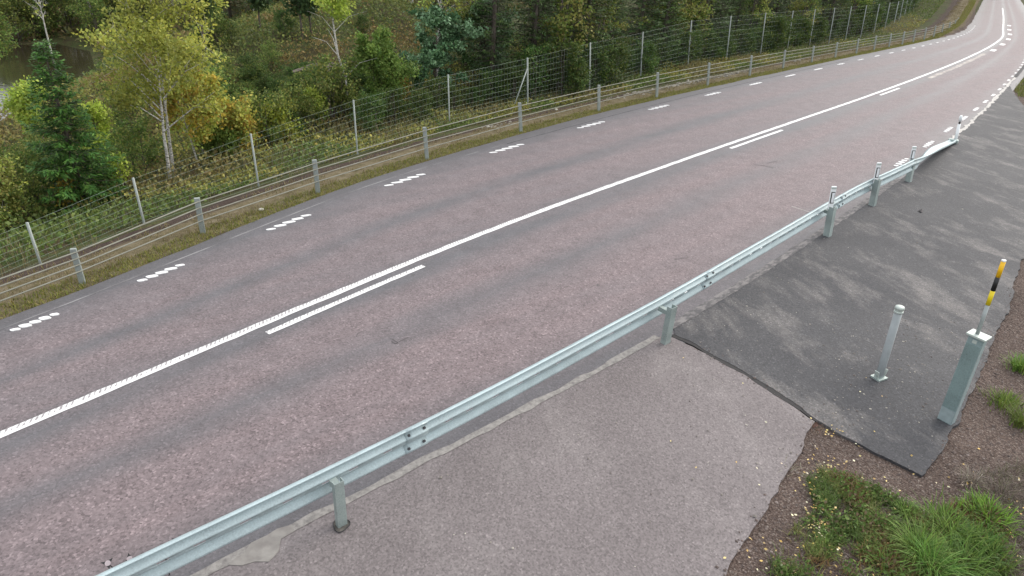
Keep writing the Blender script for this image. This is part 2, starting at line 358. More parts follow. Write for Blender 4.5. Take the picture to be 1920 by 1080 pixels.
# ------------------------------------------------------------------ road
aa = np.concatenate([np.arange(-20, 60, .4), np.arange(60, 260, 1.)])
keys = [(lgrass, 0, .0), (crack, .05, 0), (ldash, .085, 0), (centre, .5, 0), (rdash, .93, 0), (joint, 1.0, 0)]
rows = []; lats = []
for (f0, l0, _), (f1, l1, _) in zip(keys[:-1], keys[1:]):
    for t in np.linspace(0, 1, 9)[:-1]: rows.append(f0(aa) * (1 - t) + f1(aa) * t); lats.append(l0 * (1 - t) + l1 * t)
rows.append(joint(aa)); lats.append(1.0); rows.append(joint(aa) - .35); lats.append(1.0)
rows = np.array(rows); lat = np.repeat(np.array(lats)[:, None], len(aa), 1)
jit = .035 * (vnoise(aa, aa * 0, .5, 5) - .5) + .09 * (vnoise(aa, aa * 0, 2.2, 6) - .5); rows[0] += jit
P2 = W(np.broadcast_to(aa, rows.shape), rows); V = np.concatenate([P2, np.zeros(P2.shape[:2] + (1,))], -1)
V = np.concatenate([np.concatenate([V[:1, :, :2], np.full((1, len(aa), 1), -.07)], -1), V], 0); lat = np.concatenate([lat[:1], lat], 0)
nr, na = V.shape[:2]; idx = np.arange(nr * na).reshape(nr, na)
Fq = np.stack([idx[:-1, :-1], idx[1:, :-1], idx[1:, 1:], idx[:-1, 1:]], -1).reshape(-1, 4)[:, ::-1]
tag(mesh_np('road', V.reshape(-1, 3), Fq, M['road'], attrs={'lat': lat.ravel()}), kind='structure')

def strip(name, a0, a1, fn, off, wid, z, mat, step=.25, jitter=0, seed=1, parent=None, th=.003):
    a = np.arange(a0, a1 + 1e-6, step); b = fn(a) + off
    db = np.gradient(b, a); nrm = np.stack([-db, np.ones_like(db)], 1) / np.hypot(db, 1)[:, None]
    cols = []; us = []
    for k in np.linspace(-.5, .5, 5):
        j = jitter * (vnoise(a, a * 0 + k, .22, seed + (k > 0)) - .5) * (abs(k) * 2)
        q = np.stack([a, b], 1) + nrm * (k * wid + j)[:, None]; cols.append(q); us.append(np.full(len(a), k + .5))
    cols = np.array(cols); P = cols[..., :1] * AX + cols[..., 1:] * BX
    zz = np.full(P.shape[:2] + (1,), z)
    V = np.concatenate([P, zz], -1); nr, na = V.shape[:2]; idx = np.arange(nr * na).reshape(nr, na)
    F = np.stack([idx[:-1, :-1], idx[1:, :-1], idx[1:, 1:], idx[:-1, 1:]], -1).reshape(-1, 4)[:, ::-1]
    o = mesh_np(name, V.reshape(-1, 3), F, mat, parent, attrs={'u': np.array(us).ravel(), 'v': np.tile(a, nr)})
    return o
tag(strip('centre_line', -20, 110, centre, 0, .130, .005, M['paintw'], .1, .02, 3), kind='structure')
for a0, a1 in ((2.83, 5.95), (17.85, 21.5), (31.3, 34.0)):
    tag(strip('warning_line', a0, a1, centre, -.275, .105, .005, M['paintw'] if a0 < 9 else M['paint'], .1, .012, 9), kind='structure')
fl = NT('faded_paint', .6, 0, .4); fl.color(fl.mix(fl.ramp(fl.noise(2.5, 6, rough=.75), [(.50, 0.), (.66, 1.)]), (.20, .17, .16), (.55, .51, .46)))
tag(strip('faded_line', 38.5, 53.5, centre, -.40, .20, .005, fl.m, .25, .1, 12), kind='structure')
for a0 in (55.6, 60.6, 65.4, 70.2, 75, 80): tag(strip('warning_line', a0, a0 + 1.3, centre, -.5, .3, .005, M['paint'], .25), kind='structure')
# profiled edge-line dashes: a row of overlapping blobs each
def edge_dash(ac, length, fn, wid, mat, n=5, slant=.5, fill=1.0):
    mb = MB(); sgn = 1
    b0 = float(fn(ac)); t = np.array([1, (float(fn(ac + .2)) - float(fn(ac - .2))) / .4]); t /= np.linalg.norm(t); nn = np.array([-t[1], t[0]])
    L = length / n
    for i in range(n):
        s = (i + .5 - n / 2) * L
        pts = []
        r1, r2 = L * random.uniform(.45, .53) * fill, wid * random.uniform(.42, .5)
        if i in (0, n - 1): r1 *= .8; r2 *= .75
        for k in range(10):
            th = 2 * math.pi * (k + .5) / 10 + random.uniform(-.12, .12); u = math.copysign(abs(math.cos(th)) ** .6, math.cos(th)) * r1; v = math.copysign(abs(math.sin(th)) ** .6, math.sin(th)) * r2
            v = v * .72 - u * slant
            p = np.array([ac, b0]) + t * (s + u) + nn * v; P = p[0] * AX + p[1] * BX; pts.append((P[0], P[1]))
        zt = .012 + .0006 * (i % 2)
        mb.add([(x, y, zt) for x, y in pts] + [(x, y, 0.0) for x, y in pts], [tuple(range(10))] + [(k, k + 10, (k + 1) % 10 + 10, (k + 1) % 10) for k in range(10)])
    return mb
LC = [-1.3, .29, 2.17, 4.79, 8.1, 11.91, 16.0, 20.13, 24.18, 28.01, 31.62, 35.0, 38.06, 40.97, 43.63, 46.14, 48.44, 50.5, 52.51, 54.3, 55.93, 57.6, 59.22, 60.81, 62.33, 63.75]
LC += [65.2, 66.6, 68, 69.4, 70.8, 72.2, 73.6, 75]
M['dash'] = paint_material('dash_paint', False)
for i, ac in enumerate(LC):
    per = (LC[min(i + 1, len(LC) - 1)] - LC[max(i - 1, 0)]) / 2 if 0 < i < len(LC) - 1 else 1.4
    ln = {1: .66, 2: .86, 3: 1.12, 4: 1.34, 5: 1.46, 6: 1.48, 7: 1.36}.get(i, per * .32)
    tag(edge_dash(ac, ln, ldash,   .165, M['dash'], 5 if i < 12 else 3, .42 if i < 9 else .2).build('edge_line_dash', M['dash']), kind='structure')
RC = [9, 11.5, 14.8, 18.15, 21.32, 24.41, 27.34, 30.03, 32.49, 34.79, 36.93, 38.97, 40.85, 42.65, 44.37, 45.96, 47.52, 48.94, 50.33, 51.69, 53, 54.3, 55.6, 56.9, 58.2, 59.5, 60.8]
for i, ac in enumerate(RC):
    per = (RC[min(i + 1, len(RC) - 1)] - RC[max(i - 1, 0)]) / 2 if 0 < i < len(RC) - 1 else 1.5
    tag(edge_dash(ac, per * (.42 if i < 10 else .34), rdash, .22, M['dash'], 5 if i < 9 else 2, .15, .66 if i < 9 else 1).build('edge_line_dash', M['dash']), kind='structure')
# fine bright crack between lane and shoulder
cr = NT('crack_filler', .8); cr.color(cr.ramp(cr.noise(1.2, 5), [(.4, (.12, .115, .12)), (.6, (.24, .235, .24))]))
tag(strip('shoulder_crack', -10, 12, crack, 0, .03, .004, cr.m, .15, .02, 21), kind='structure')
cr2 = simple('dark_crack', (.05, .048, .05), .9)
tag(strip('shoulder_crack', 12.2, 40, crack, 0, .03, .004, cr2, .2, .02, 22), kind='structure')

# ------------------------------------------------------------------ aprons on the right
def sheet(name, pts, z, mat, th=.03, jitter=.03, seed=1, lip=0, nojit=()):
    P = []
    N = len(pts)
    for i in range(N):
        p = np.array(pts[i]); q = np.array(pts[(i + 1) % N]); L = np.linalg.norm(q - p); n = max(1, int(L / .08)) if L < 30 else 40
        for k in range(n):
            r = p + (q - p) * k / n
            if i not in nojit:
                nn = np.array([-(q - p)[1], (q - p)[0]]) / max(L, 1e-6)
                r = r + nn * jitter * ((vnoise(r[0] + r[1] * .3, r[1], .12, seed) - .5) * .7 + (vnoise(r[0], r[1], .5, seed + 1) - .5) * 1.3)
            P.append(r)
    bm = bmesh.new(); vt = [bm.verts.new((p[0], p[1], z)) for p in P]; vb = [bm.verts.new((p[0], p[1], z - th)) for p in P]
    bm.faces.new(vt); n = len(P)
    for k in range(n): bm.faces.new((vt[k], vb[k], vb[(k + 1) % n], vt[(k + 1) % n]))
    bmesh.ops.triangulate(bm, faces=[f for f in bm.faces if len(f.verts) > 4])
    bmesh.ops.recalc_face_normals(bm, faces=bm.faces)
    me = bpy.data.meshes.new(name); bm.to_mesh(me); bm.free(); me.materials.append(mat)
    return tag(link(bpy.data.objects.new(name, me)), kind='structure')
jb = lambda a: tuple(W(a, float(joint(a))))
def g2(*l): return [tuple(G(x, y)) for x, y in l]
acorner = AB(*G(1252, 634))[0]
light_pts = [jb(a) for a in np.linspace(-20, acorner, 30)] + g2((1262, 634), (1300, 650), (1400, 707), (1460, 743), (1528, 791), (1512, 820), (1497, 863), (1473, 899), (1440, 953), (1394, 1014), (1367, 1068), (1330, 1130)) + [tuple(W(-1.2, 1.3)), tuple(W(-6, 1.0)), tuple(W(-20, .6))]
sheet('pavement', light_pts, .006, M['pale'], .06, .05, 3, nojit=range(29))
dark_pts = g2((1266, 628), (1300, 645), (1400, 702), (1460, 738), (1533, 788), (1582, 817), (1642, 851), (1727, 893), (1757, 860), (1775, 826), (1799, 793), (1807, 767), (1850, 677), (1873, 620), (1893, 567), (1910, 507), (1924, 470), (1950, 400), (1975, 330), (1978, 270), (1950, 225), (1912, 192), (1900, 172), (1893, 162))
ae = AB(*G(1893, 162))[0]
dark_pts += [jb(a) for a in np.linspace(ae - .5, acorner + .3, 60)]
sheet('tarmac', dark_pts, .014, M['dark'], .08, .06, 8, nojit=range(24, 90))
sheet('tarmac_gap', g2((1256, 630), (1268, 626), (1402, 700), (1536, 788), (1532, 792), (1400, 706), (1300, 649)), .009, simple('dark_gap', (.035, .033, .033), .95), .02, .04, 31)
# pale sealed seam beside the road, with crumbly edges
sm = NT('seam_filler', .85); sm.color(sm.ramp(sm.noise(14, 5, rough=.7), [(.3, (.13, .12, .115)), (.55, (.25, .235, .22)), (.8, (.34, .32, .30))]))
tag(strip('seam', -8, acorner - .1, joint, .02, .10, .012, sm.m, .06, .045, 41), kind='structure')
sm2 = NT('seam_broken', .85); sm2.color(sm2.mix(sm2.ramp(sm2.noise(7, 6, sm2.map((.7, 1.6, 1), (0, 0, GR)), .7), [(.44, 0.), (.60, .9)]), (.085, .08, .083), (.21, .195, .19)))
tag(strip('seam', acorner + .25, 19.5, joint, .06, .15, .019, sm2.m, .06, .04, 43), kind='structure')
sm3 = simple('seam_pale', (.42, .40, .38), .8, 0, .2, 8)
tag(strip('seam', 25.2, 44.2, joint, .02, .11, .020, sm3, .1, .12, 45), kind='structure')
tag(strip('seam', 44.3, 62, joint, .0, .16, .012, cr2, .2, .04, 46), kind='structure')
pd = NT('cement_smear', .85); pd.color(pd.ramp(pd.noise(8, 5), [(.3, (.17, .155, .145)), (.7, (.27, .255, .235))]))
sheet('cement_smear', g2((455, 1040), (470, 1018), (500, 1005), (520, 992), (548, 985), (552, 996), (528, 1012), (522, 1035), (505, 1052), (478, 1054), (430, 1062), (445, 1047)), .0135, pd.m, .008, .04, 51)
# repairs and cracks in the lane
tr = simple('tar_mark', (.07, .06, .062), .7)
def scribble(pts, wd, name='road_crack'):
    mb = MB(); P = [G(*p) for p in pts]
    for p, q in zip(P[:-1], P[1:]):
        d = q - p; L = np.linalg.norm(d); n = np.array([-d[1], d[0]]) / L * wd / 2; e = d / L * wd * .3; p = p - e; q = q + e
        mb.add([(p[0] - n[0], p[1] - n[1], .0045), (q[0] - n[0], q[1] - n[1], .0045), (q[0] + n[0], q[1] + n[1], .0045), (p[0] + n[0], p[1] + n[1], .0045)], [(0, 1, 2, 3)])
    tag(mb.build(name, tr), kind='structure')
scribble([(735, 636), (746, 643), (741, 645), (734, 640)], .012)
scribble([(748, 641), (758, 636), (765, 633)], .012); scribble([(668, 632), (671, 625), (680, 622)], .01)
scribble([(1415, 309), (1432, 311), (1450, 315)], .03); scribble([(1438, 306), (1458, 302)], .03)
scribble([(1265, 487), (1278, 485), (1290, 483)], .012)
pt = simple('pale_scratch', (.30, .28, .27), .8)
mbs = MB(); p, q = G(1484, 387), G(1524, 400); n_ = np.array([-(q-p)[1], (q-p)[0]]) / np.linalg.norm(q-p) * .02
mbs.add([(*(p - n_), .0045), (*(q - n_), .0045), (*(q + n_), .0045), (*(p + n_), .0045)], [(0, 1, 2, 3)]); tag(mbs.build('road_scratch', pt), kind='structure')

# ------------------------------------------------------------------ near W-beam guard rail
gr = empty('guard_rail', (*W(7.5, float(rail(7.5))), 0), 'galvanised steel beam guard rail between pink road and grey tarmac, dipping at its far end', 'guard rail')
inv = gr.location.copy()
prof = [(.0, 0), (.032, -.004), (.066, -.020), (.074, -.038), (.066, -.056), (.006, -.108), (-.004, -.116), (.008, -.130), (.010, -.158), (.012, -.168), (.020, -.180), (.066, -.215), (.074, -.228), (.066, -.244), (.024, -.300), (.016, -.318)]
TOP = .67
def rail_state(a):
    t = np.clip((a - 19.3) / 6.1, 0, 1)
    zt = float(np.interp(a, (19.3, 19.57, 20.6, 21.44, 22.4, 23.6, 25.0, 25.4), (TOP, .645, .53, .44, .34, .21, .09, .08)))
    rot = math.radians(84) * (sstep(.02, .60, t))
    sc = 1 - .15 * sstep(.6, 1, t)
    return zt, rot, sc
ar = np.concatenate([np.arange(-6, 19.3, .1), np.arange(19.3, 25.45, .1)])
vs = []; fs = []
brk = [(-5.0), -1.0, 2.9, 8.85, 14.6]
for i, a in enumerate(ar):
    b = float(rail(a)); sl_ = (float(rail(a + .1)) - float(rail(a - .1))) / .2
    t2 = AX + sl_ * BX; t2 /= np.linalg.norm(t2); n2 = np.array([-t2[1], t2[0]])
    zt, rot, sc = rail_state(a); c0 = W(a, b)
    for (u, z) in prof:
        zz = z * sc; uu = u * sc                              # pivot on the top edge: the lower edge swings out to the road
        ur = uu * math.cos(rot) - zz * math.sin(rot); zr = uu * math.sin(rot) + zz * math.cos(rot)
        p = c0 + n2 * ur; vs.append((p[0] - inv.x, p[1] - inv.y, zt + zr))
m = len(prof)
slots = np.concatenate([np.arange(-5.9, 17.5, .372)])
for i in range(len(ar) - 1):
    for k in range(m - 1):
        if k == 7 and np.any(np.abs(slots - (ar[i] + .05)) < .05): continue
        fs.append((i*m+k, (i+1)*m+k, (i+1)*m+k+1, i*m+k+1))
mb = MB(); mb.v = vs; mb.f = fs
ro = mb.build('rail', M['galv'], gr, smooth=True); sm_ = ro.modifiers.new('s', 'SOLIDIFY'); sm_.thickness = .004
bpy.context.view_layer.update()
# lap joints with bolts: a second sheet laid behind the rail
for a0 in (2.86, 8.83, 14.7):
    mb = MB(); av = [a0 + .02, a0 + .11, a0 + .2, a0 + .3]
    vs = []; fs = []
    for a in av:
        b = float(rail(a)); sl_ = (float(rail(a + .1)) - float(rail(a - .1))) / .2
        t2 = AX + sl_ * BX; t2 /= np.linalg.norm(t2); n2 = np.array([-t2[1], t2[0]])
        for (u, z) in prof:
            p = W(a, b) + n2 * (u - .006); vs.append((p[0] - inv.x, p[1] - inv.y, TOP + z + .001))
    for i in range(3):
        for k in range(m - 1): fs.append((i*m+k, (i+1)*m+k, (i+1)*m+k+1, i*m+k+1))
    mb.v = vs; mb.f = fs; lp = mb.build('lap_joint', M['galv'], gr, smooth=True); s_ = lp.modifiers.new('s', 'SOLIDIFY'); s_.thickness = .006
    for a in (a0 + .06, a0 + .26):
        for (u, z) in ((.036, -.090), (.040, -.278)):
            p = W(a, float(rail(a))) + BX * (u - .012); mb = MB(); q = Vector((p[0] - inv.x, p[1] - inv.y, TOP + z))
            nv = Vector((-BX[0], -BX[1], .9)).normalized()
            mb.tube([q - nv * .01, q + nv * .022], .017, 6); mb.build('bolt', M['bolt'], gr)
posts = [(-3.9, 4.45, .6, .1), (2.01, 4.57, .60, .05), (7.51, 4.79, .64, .03), (13.83, 5.41, .66, .03), (16.68, 5.71, .66, .04), (19.53, 6.0, .62, .05)]
def post_mesh(h, wide, bx_, by_, lean=(0, 0)):
    """U-shaped post, open side along the rail; wide along view, returns MB"""
    mb = MB(); t = .006; L = by_; Wd = bx_
    sec = [(-Wd/2, -L/2), (-Wd/2, L/2), (-Wd/2 + .012, L/2), (-Wd/2 + t, L/2 - .012), (-Wd/2 + t, -L/2 + t), (Wd/2 - t, -L/2 + t), (Wd/2 - t, L/2 - .012), (Wd/2 - .012, L/2), (Wd/2, L/2), (Wd/2, -L/2)]
    n = len(sec); R = []
    for z in (-.12, h):
        R += [(x + lean[0] * z, y + lean[1] * z, z) for x, y in sec]
    mb.v = R; mb.f = [(i, (i + 1) % n, n + (i + 1) % n, n + i) for i in range(n)] + [(n, n + 1, n + 2, n + 3, n + 4, n + 9), (n + 9, n + 4, n + 5, n + 6, n + 7, n + 8)]
    return mb
for i, (a, b, h, off) in enumerate(posts):
    bb = b if i else 4.45; p = W(a, bb)
    lv_ = (Matrix.Rotation(-math.radians(42), 3, 'Z') @ Vector((-p[1], p[0], 0)).normalized()) * (.10 if i > 2 else .0)
    mb = post_mesh(h, 0, .10 if i < 2 else .13, .06 if i < 2 else (.09 if i == 2 else .13), (lv_.x, lv_.y))
    o = mb.build('post', M['galvp'], gr); o.location = (p[0] - inv.x, p[1] - inv.y, 0); o.rotation_euler.z = math.radians(42)
    q = W(a, float(rail(a)))
    d = math.hypot(*(q - p)); mid = (q + p) / 2
    mb = MB(); mb.box((mid[0] - inv.x, mid[1] - inv.y, min(h - .09, TOP - .156)), (.07, max(d, .03), .07), math.radians(42)); mb.build('spacer', M['galvp'], gr)
p = W(25.35, 6.9); mb = MB(); mb.box((p[0] - inv.x, p[1] - inv.y, .07), (.20, .30, .14), math.radians(52)); mb.build('end_anchor', M['galvp'], gr, bevel=.03)

# hole in the asphalt round the nearest visible post
hm = MB(); pc = W(2.0, 4.56); ring = []
for k in range(24):
    th = 2 * math.pi * k / 24; r = .082 * (1 + .12 * math.sin(3 * th)); ring.append((pc[0] + r * math.cos(th), pc[1] + r * math.sin(th)))
hm.add([(*q, .0122) for q in ring], [tuple(range(24))]); tag(hm.build('post_hole', simple('hole_soil', (.085, .078, .07), .95, 0, .4, 40)), kind='structure')
hm = MB(); P = [(*q, .018) for q in ring]; hm.tube(P + [P[0]], .004, 5, False); tag(hm.build('post_hole_rim', M['bolt']), kind='structure')

# ------------------------------------------------------------------ delineators on the rail posts
def delineator(a, b, z0, h, label, leanx):
    p = W(a, b)
    e = empty('marker_post', (p[0], p[1], z0), label, 'marker post', 'white marker posts on the guard rail')
    yaw = math.atan2(p[1], p[0]) - math.pi / 2 + math.radians(24)
    u_ = p / np.linalg.norm(p); q0 = Vector((0, 0, 1)).rotation_difference(Vector((-u_[1] * .10, u_[0] * .10, 1)).normalized()); e.rotation_euler = (q0 @ Matrix.Rotation(yaw, 3, 'Z').to_quaternion()).to_euler(); e.location.x -= u_[1] * .10 * z0; e.location.y += u_[0] * .10 * z0
    mb = MB(); mb.box((0, 0, h / 2), (.105, .035, h)); mb.build('board', M['white'], e, bevel=.008)
    mb = MB(); mb.box((0.0, -.0225, h * .52), (.078, .008, h * .50)); fr = mb.build('reflector_frame', M['black'], e, bevel=.003)
    mb = MB(); mb.box((.004, -.0295, h * .52), (.052, .006, h * .43)); mb.build('reflector', M['refl'], fr, bevel=.004)
    mb = MB(); mb.box((0.0, -.019, h * .92), (.10, .005, h * .07)); mb.build('cap_band', M['lid'], e)
delineator(13.80, 5.44, .60, .50, 'white post with black-framed reflector on the guard rail, nearest and largest of three', -.08)
delineator(16.65, 5.74, .56, .50, 'white marker post with black-framed reflector on the guard rail, middle one of three', -.08)
delineator(19.50, 6.03, .50, .46, 'white post with black-framed reflector where the guard rail starts to dip', -.10)
p = W(25.5, 6.87); e = empty('marker_post', (p[0], p[1], 0), 'slim leaning white marker post standing at the buried far end of the guard rail', 'marker post')
u_ = p / np.linalg.norm(p); e.rotation_euler = Vector((0, 0, 1)).rotation_difference(Vector((-u_[1] * .12, u_[0] * .12, 1)).normalized()).to_euler()
mb = MB(); mb.tube([(0, 0, 0), (0, 0, .62)], [.055, .045], 10); mb.build('pole', M['white'], e, True)
mb = MB(); mb.tube([(0, 0, .62), (0, 0, .70)], [.03, .03], 10); mb.build('band', M['black'], e, True)
mb = MB(); mb.tube([(0, 0, .70), (0, 0, .84), (0, 0, .90)], [.045, .05, .03], 10); mb.build('tip', M['white'], e, True)

# ------------------------------------------------------------------ three little discs on stalks beyond the rail, near left end
for i, (pd_, pb, lab) in enumerate((((202, 1056), (232, 1080), 'pale disc in dark pointed frame, leftmost of three beyond the guard rail'),
                                   ((243, 1048), (240, 1068), 'pale disc in dark pointed frame, middle of three beyond the guard rail'),
                                   ((333, 1013), (306, 1026), 'pale disc in dark pointed frame, rightmost of three, almost hidden by the guard rail'))):
    zt = .56; T = G(*pd_, zt); Bm = G(*pb, .40)
    e = empty('stalk_reflector', (T[0], T[1], 0), lab, 'reflector')
    mb = MB(); d0 = Vector((Bm[0] - T[0], Bm[1] - T[1], .40)); mb.tube([(d0.x * 1.2, d0.y * 1.2 + .02, -.05), d0, (0, 0, zt - .006)], .005, 6); mb.build('stalk', M['black'], e)
    mb = MB(); st = []
    for k in range(6):
        r = .052 if k % 2 == 0 else .02; th = k * math.pi / 3 + .5 + i; st.append((r * math.cos(th), r * math.sin(th)))
    nrm_ = Vector((-T[0], -T[1], CAMH)).normalized(); Rm = nrm_.to_track_quat('Z', 'Y').to_matrix()
    mb.add([Rm @ Vector((x, y, 0)) + Vector((0, 0, zt)) for x, y in st] + [Rm @ Vector((x, y, -.008)) + Vector((0, 0, zt)) for x, y in st], [tuple(range(6)), tuple(reversed(range(6, 12)))] + [(k, k + 6, (k + 1) % 6 + 6, (k + 1) % 6) for k in range(6)])
    mb.build('frame', M['black'], e)
    mb = MB(); mb.tube([Rm @ Vector((0, 0, 0)) + Vector((0, 0, zt)), Rm @ Vector((0, 0, .008)) + Vector((0, 0, zt))], .022, 14); mb.build('disc', simple('disc_grey', (.42, .36, .38), .5), e)

# ------------------------------------------------------------------ far cable barrier
cpst = [(-2.8, 10.2, .55), (-.8, 10.9, .56), (1.08, 11.6, .57), (3.29, 12.58, .66), (6.06, 13.42, .72), (9.53, 14.25, .80), (13.5, 15.05, .84), (17.8, 15.82, .84), (21.65, 16.33, .88), (25.75, 16.84, .88), (29.73, 17.27, .87), (33.5, 17.7, .84), (37.1, 18.05, .8), (40.4, 18.35, .78), (43.6, 18.6, .8), (46.6, 18.85, .8), (49.3, 19.05, .8), (51.9, 19.25, .8), (54.4, 19.5, .8), (57, 19.75, .8), (59.6, 20.05, .8), (62.3, 20.45, .8), (65, 20.9, .8), (68, 21.5, .8), (71, 22.3, .8), (74, 23.1, .8), (77, 23.8, .8), (80, 24.5, .8), (83, 25.4, .8), (86, 26.3, .8), (89, 27.2, .8)]
p0 = W(13.5, 15.05); cb = empty('cable_barrier', (p0[0], p0[1], 0), 'low barrier of four steel cables on pale posts along the grassy far road edge', 'cable barrier')
tops = []
for a, b, h in cpst:
    p = W(a, b); u = p / np.linalg.norm(p); n_ = np.array([-u[1], u[0]]); ln = -.0 + .11 * sstep(2, 14, a)
    tops.append((p, n_ * ln, h))
    mb = MB(); bw = .05 if a > 3 else .045
    R = Matrix.Rotation(math.radians(25), 3, 'Z'); vs = []
    for z in (-.1, h):
        for x, y in ((-bw, -.03), (bw, -.03), (bw, .03), (-bw, .03)):
            v = R @ Vector((x, y, 0)); vs.append((p[0] - p0[0] + v.x + n_[0] * ln * z, p[1] - p0[1] + v.y + n_[1] * ln * z, z))
    mb.add(vs, [(3, 2, 1, 0), (4, 5, 6, 7), (0, 1, 5, 4), (1, 2, 6, 5), (2, 3, 7, 6), (3, 0, 4, 7)])
    mb.build('post', M['galvf'], cb, bevel=.008)
for fr in (.90, .71, .52, .32):
    mb = MB(); pts = []
    for i, (p, n_, h) in enumerate(tops):
        z = h * fr; q = (p[0] - p0[0] + n_[0] * z, p[1] - p0[1] + n_[1] * z)
        s = -.045; side = -p / np.linalg.norm(p) * .045
        pts.append((q[0] + side[0], q[1] + side[1], z))
    mb.tube(pts, .012, 6); mb.build('cable', M['cable'], cb)

# ------------------------------------------------------------------ wildlife fence
fz = -.6
fp = [(-3.6, 10.9, 1.0), (-1.3, 12.2, 1.02), (.72, 13.4, 1.06), (2.7, 14.55, 1.17), (5.5, 15.5, 1.46), (8.9, 16.85, 1.62), (13.2, 18.35, 1.70), (17.5, 19.2, 1.82), (21.5, 19.75, 2.08), (26.6, 21.2, 2.1), (31.6, 22.1, 2.35), (36, 22.6, 2.4), (40.5, 23.1, 2.4), (44.3, 23.4, 2.4), (47.6, 23.6, 2.4), (51, 23.9, 2.4), (54.2, 24.2, 2.4), (57.4, 24.5, 2.4), (60.6, 24.9, 2.4), (63.8, 25.4, 2.4), (67, 26, 2.4), (70, 26.8, 2.4), (73, 27.6, 2.4), (76, 28.4, 2.4), (79, 29.2, 2.4), (82, 30, 2.4), (85, 30.8, 2.4), (88, 31.6, 2.4)]
p0 = W(13.2, 18.35); wf = empty('wildlife_fence', (p0[0], p0[1], fz), 'tall wire mesh fence on pale steel poles between the ditch and the forest', 'fence')
B = []; 
for a, b, h in fp:
    p = W(a, b); u = p / np.linalg.norm(p); n_ = np.array([-u[1], u[0]]); ln = .02 + .07 * sstep(8, 22, a)
    g0 = float(height(p[0], p[1])) - fz
    B.append((Vector((p[0] - p0[0], p[1] - p0[1], 0)), Vector((n_[0] * ln * h + p[0] - p0[0], n_[1] * ln * h + p[1] - p0[1], h)), g0))
    mb = MB(); b0, t0, _ = B[-1]; mb.tube([b0 + Vector((0, 0, min(0, g0) - .15)), b0, t0], .024 if a < 15 else .032, 8); mb.build('post', M['galvf'], wf, smooth=True)
b0, t0, _ = B[7]; dirl = (B[6][0] - b0).normalized()
mb = MB(); mb.tube([b0 + dirl * 1.0 + Vector((0, 0, -.1)), b0.lerp(t0, .80)], .024, 8); mb.build('brace', M['galvf'], wf, smooth=True)
mb = MB()
for i in range(len(B) - 1):
    (b0, t0, _), (b1, t1, _) = B[i], B[i + 1]
    for fr in (.06, .13, .20, .28, .36, .45, .55, .66, .77, .88, .98):
        mb.tube([b0.lerp(t0, fr), b1.lerp(t1, fr)],   .0022 if i < 6 else .003, 3, False)
    L = (b1 - b0).length; n = max(2, int(L / (.17 if i < 12 else .34)))
    for k in range(n):
        s = k / n; lo = b0.lerp(b1, s); hi = t0.lerp(t1, s)
        mb.tube([lo.lerp(hi, .03), lo.lerp(hi, .98)], .0016 if i < 6 else .0026, 3, False)
mb.build('netting', M['wire'], wf)

# ------------------------------------------------------------------ bollard and cabinet with marker pole
def lean_vec(p, l): u = p / np.linalg.norm(p); return Vector((-u[1] * l, u[0] * l, 1))
p = G(1647, 710); e = empty('bollard', (p[0], p[1], .014), 'round pale grey plastic bollard with a capped top standing alone on the dark tarmac', 'bollard')
lv = lean_vec(p, .06); hB = 1.16
def lp(z): return lv * z
mb = MB(); mb.tube([lp(.05), lp(.06), lp(hB - .09)], [.047, .052, .052], 20); mb.build('tube', M['bollard'], e, True)
mb = MB(); mb.tube([lp(hB - .095), lp(hB - .09), lp(hB - .07), lp(hB - .065)], [.052, .060, .060, .052], 20); mb.tube([lp(hB - .045), lp(hB - .04), lp(hB - .015), lp(hB)], [.052, .061, .061, .054], 20); mb.tube([lp(hB - .07), lp(hB - .04)], .050, 20); mb.build('cap', M['lid'], e, True)
mb = MB(); mb.box((0, 0, .012), (.19, .15, .024), .5); mb.tube([(0, 0, .02), (0, 0, .09)], [.052, .045], 16); mb.build('foot', M['galvp'], e)
for s in (-1, 1):
    mb = MB(); R = Matrix.Rotation(.5, 3, 'Z') @ Matrix.Rotation(s * .28, 3, 'Y'); mb.box(Vector((math.cos(.5) * .078 * s, math.sin(.5) * .078 * s, .075)), (.012, .07, .13), M=R); mb.build('clamp', M['lid'], e, bevel=.003)
    mb = MB(); mb.tube([Vector((math.cos(.5) * .08 * s, math.sin(.5) * .08 * s, .07)), Vector((math.cos(.5) * .105 * s, math.sin(.5) * .105 * s, .075))], .012, 6); mb.build('bolt', M['galvp'], e)

p = G(1773, 789); e = empty('cabinet', (p[0], p[1], .014), 'tall narrow grey steel cabinet with a yellow and black banded marker pole on top', 'cabinet')
yaw = math.atan2(-.80, .60); lv = lean_vec(p, .045)
def slab(mb, z0, z1, wx, wy, ox=0, oy=0):
    vs = []
    for z in (z0, z1):
        for x, y in ((-wx/2, -wy/2), (wx/2, -wy/2), (wx/2, wy/2), (-wx/2, wy/2)):
            X_ = (x + ox) * math.cos(yaw) - (y + oy) * math.sin(yaw); Y_ = (x + ox) * math.sin(yaw) + (y + oy) * math.cos(yaw)
            vs.append((X_ + lv.x * z, Y_ + lv.y * z, z))
    mb.add(vs, [(3, 2, 1, 0), (4, 5, 6, 7), (0, 1, 5, 4), (1, 2, 6, 5), (2, 3, 7, 6), (3, 0, 4, 7)])
HB = 1.28
mb = MB(); slab(mb, -.02, HB, .172, .13); mb.build('body', M['cabinet'], e, bevel=.006)
mb = MB(); slab(mb, .01, .20, .166, .004, 0, -.067); mb.build('base_plate', simple('pale_steel', (.33, .40, .41), .5, .2), e)
mb = MB(); slab(mb, .215, HB - .10, .160, .004, 0, -.067); mb.build('door', galv('door_steel', (.23, .31, .31), .5, .2), e)
mb = MB(); slab(mb, HB - .08, HB - .035, .05, .005, 0, -.068); mb.build('plate', M['lid'], e)
mb = MB(); slab(mb, 0, HB - .01, .004, .10, .088, 0); mb.build('side_panel', simple('side_steel', (.36, .44, .45), .5, .2), e)
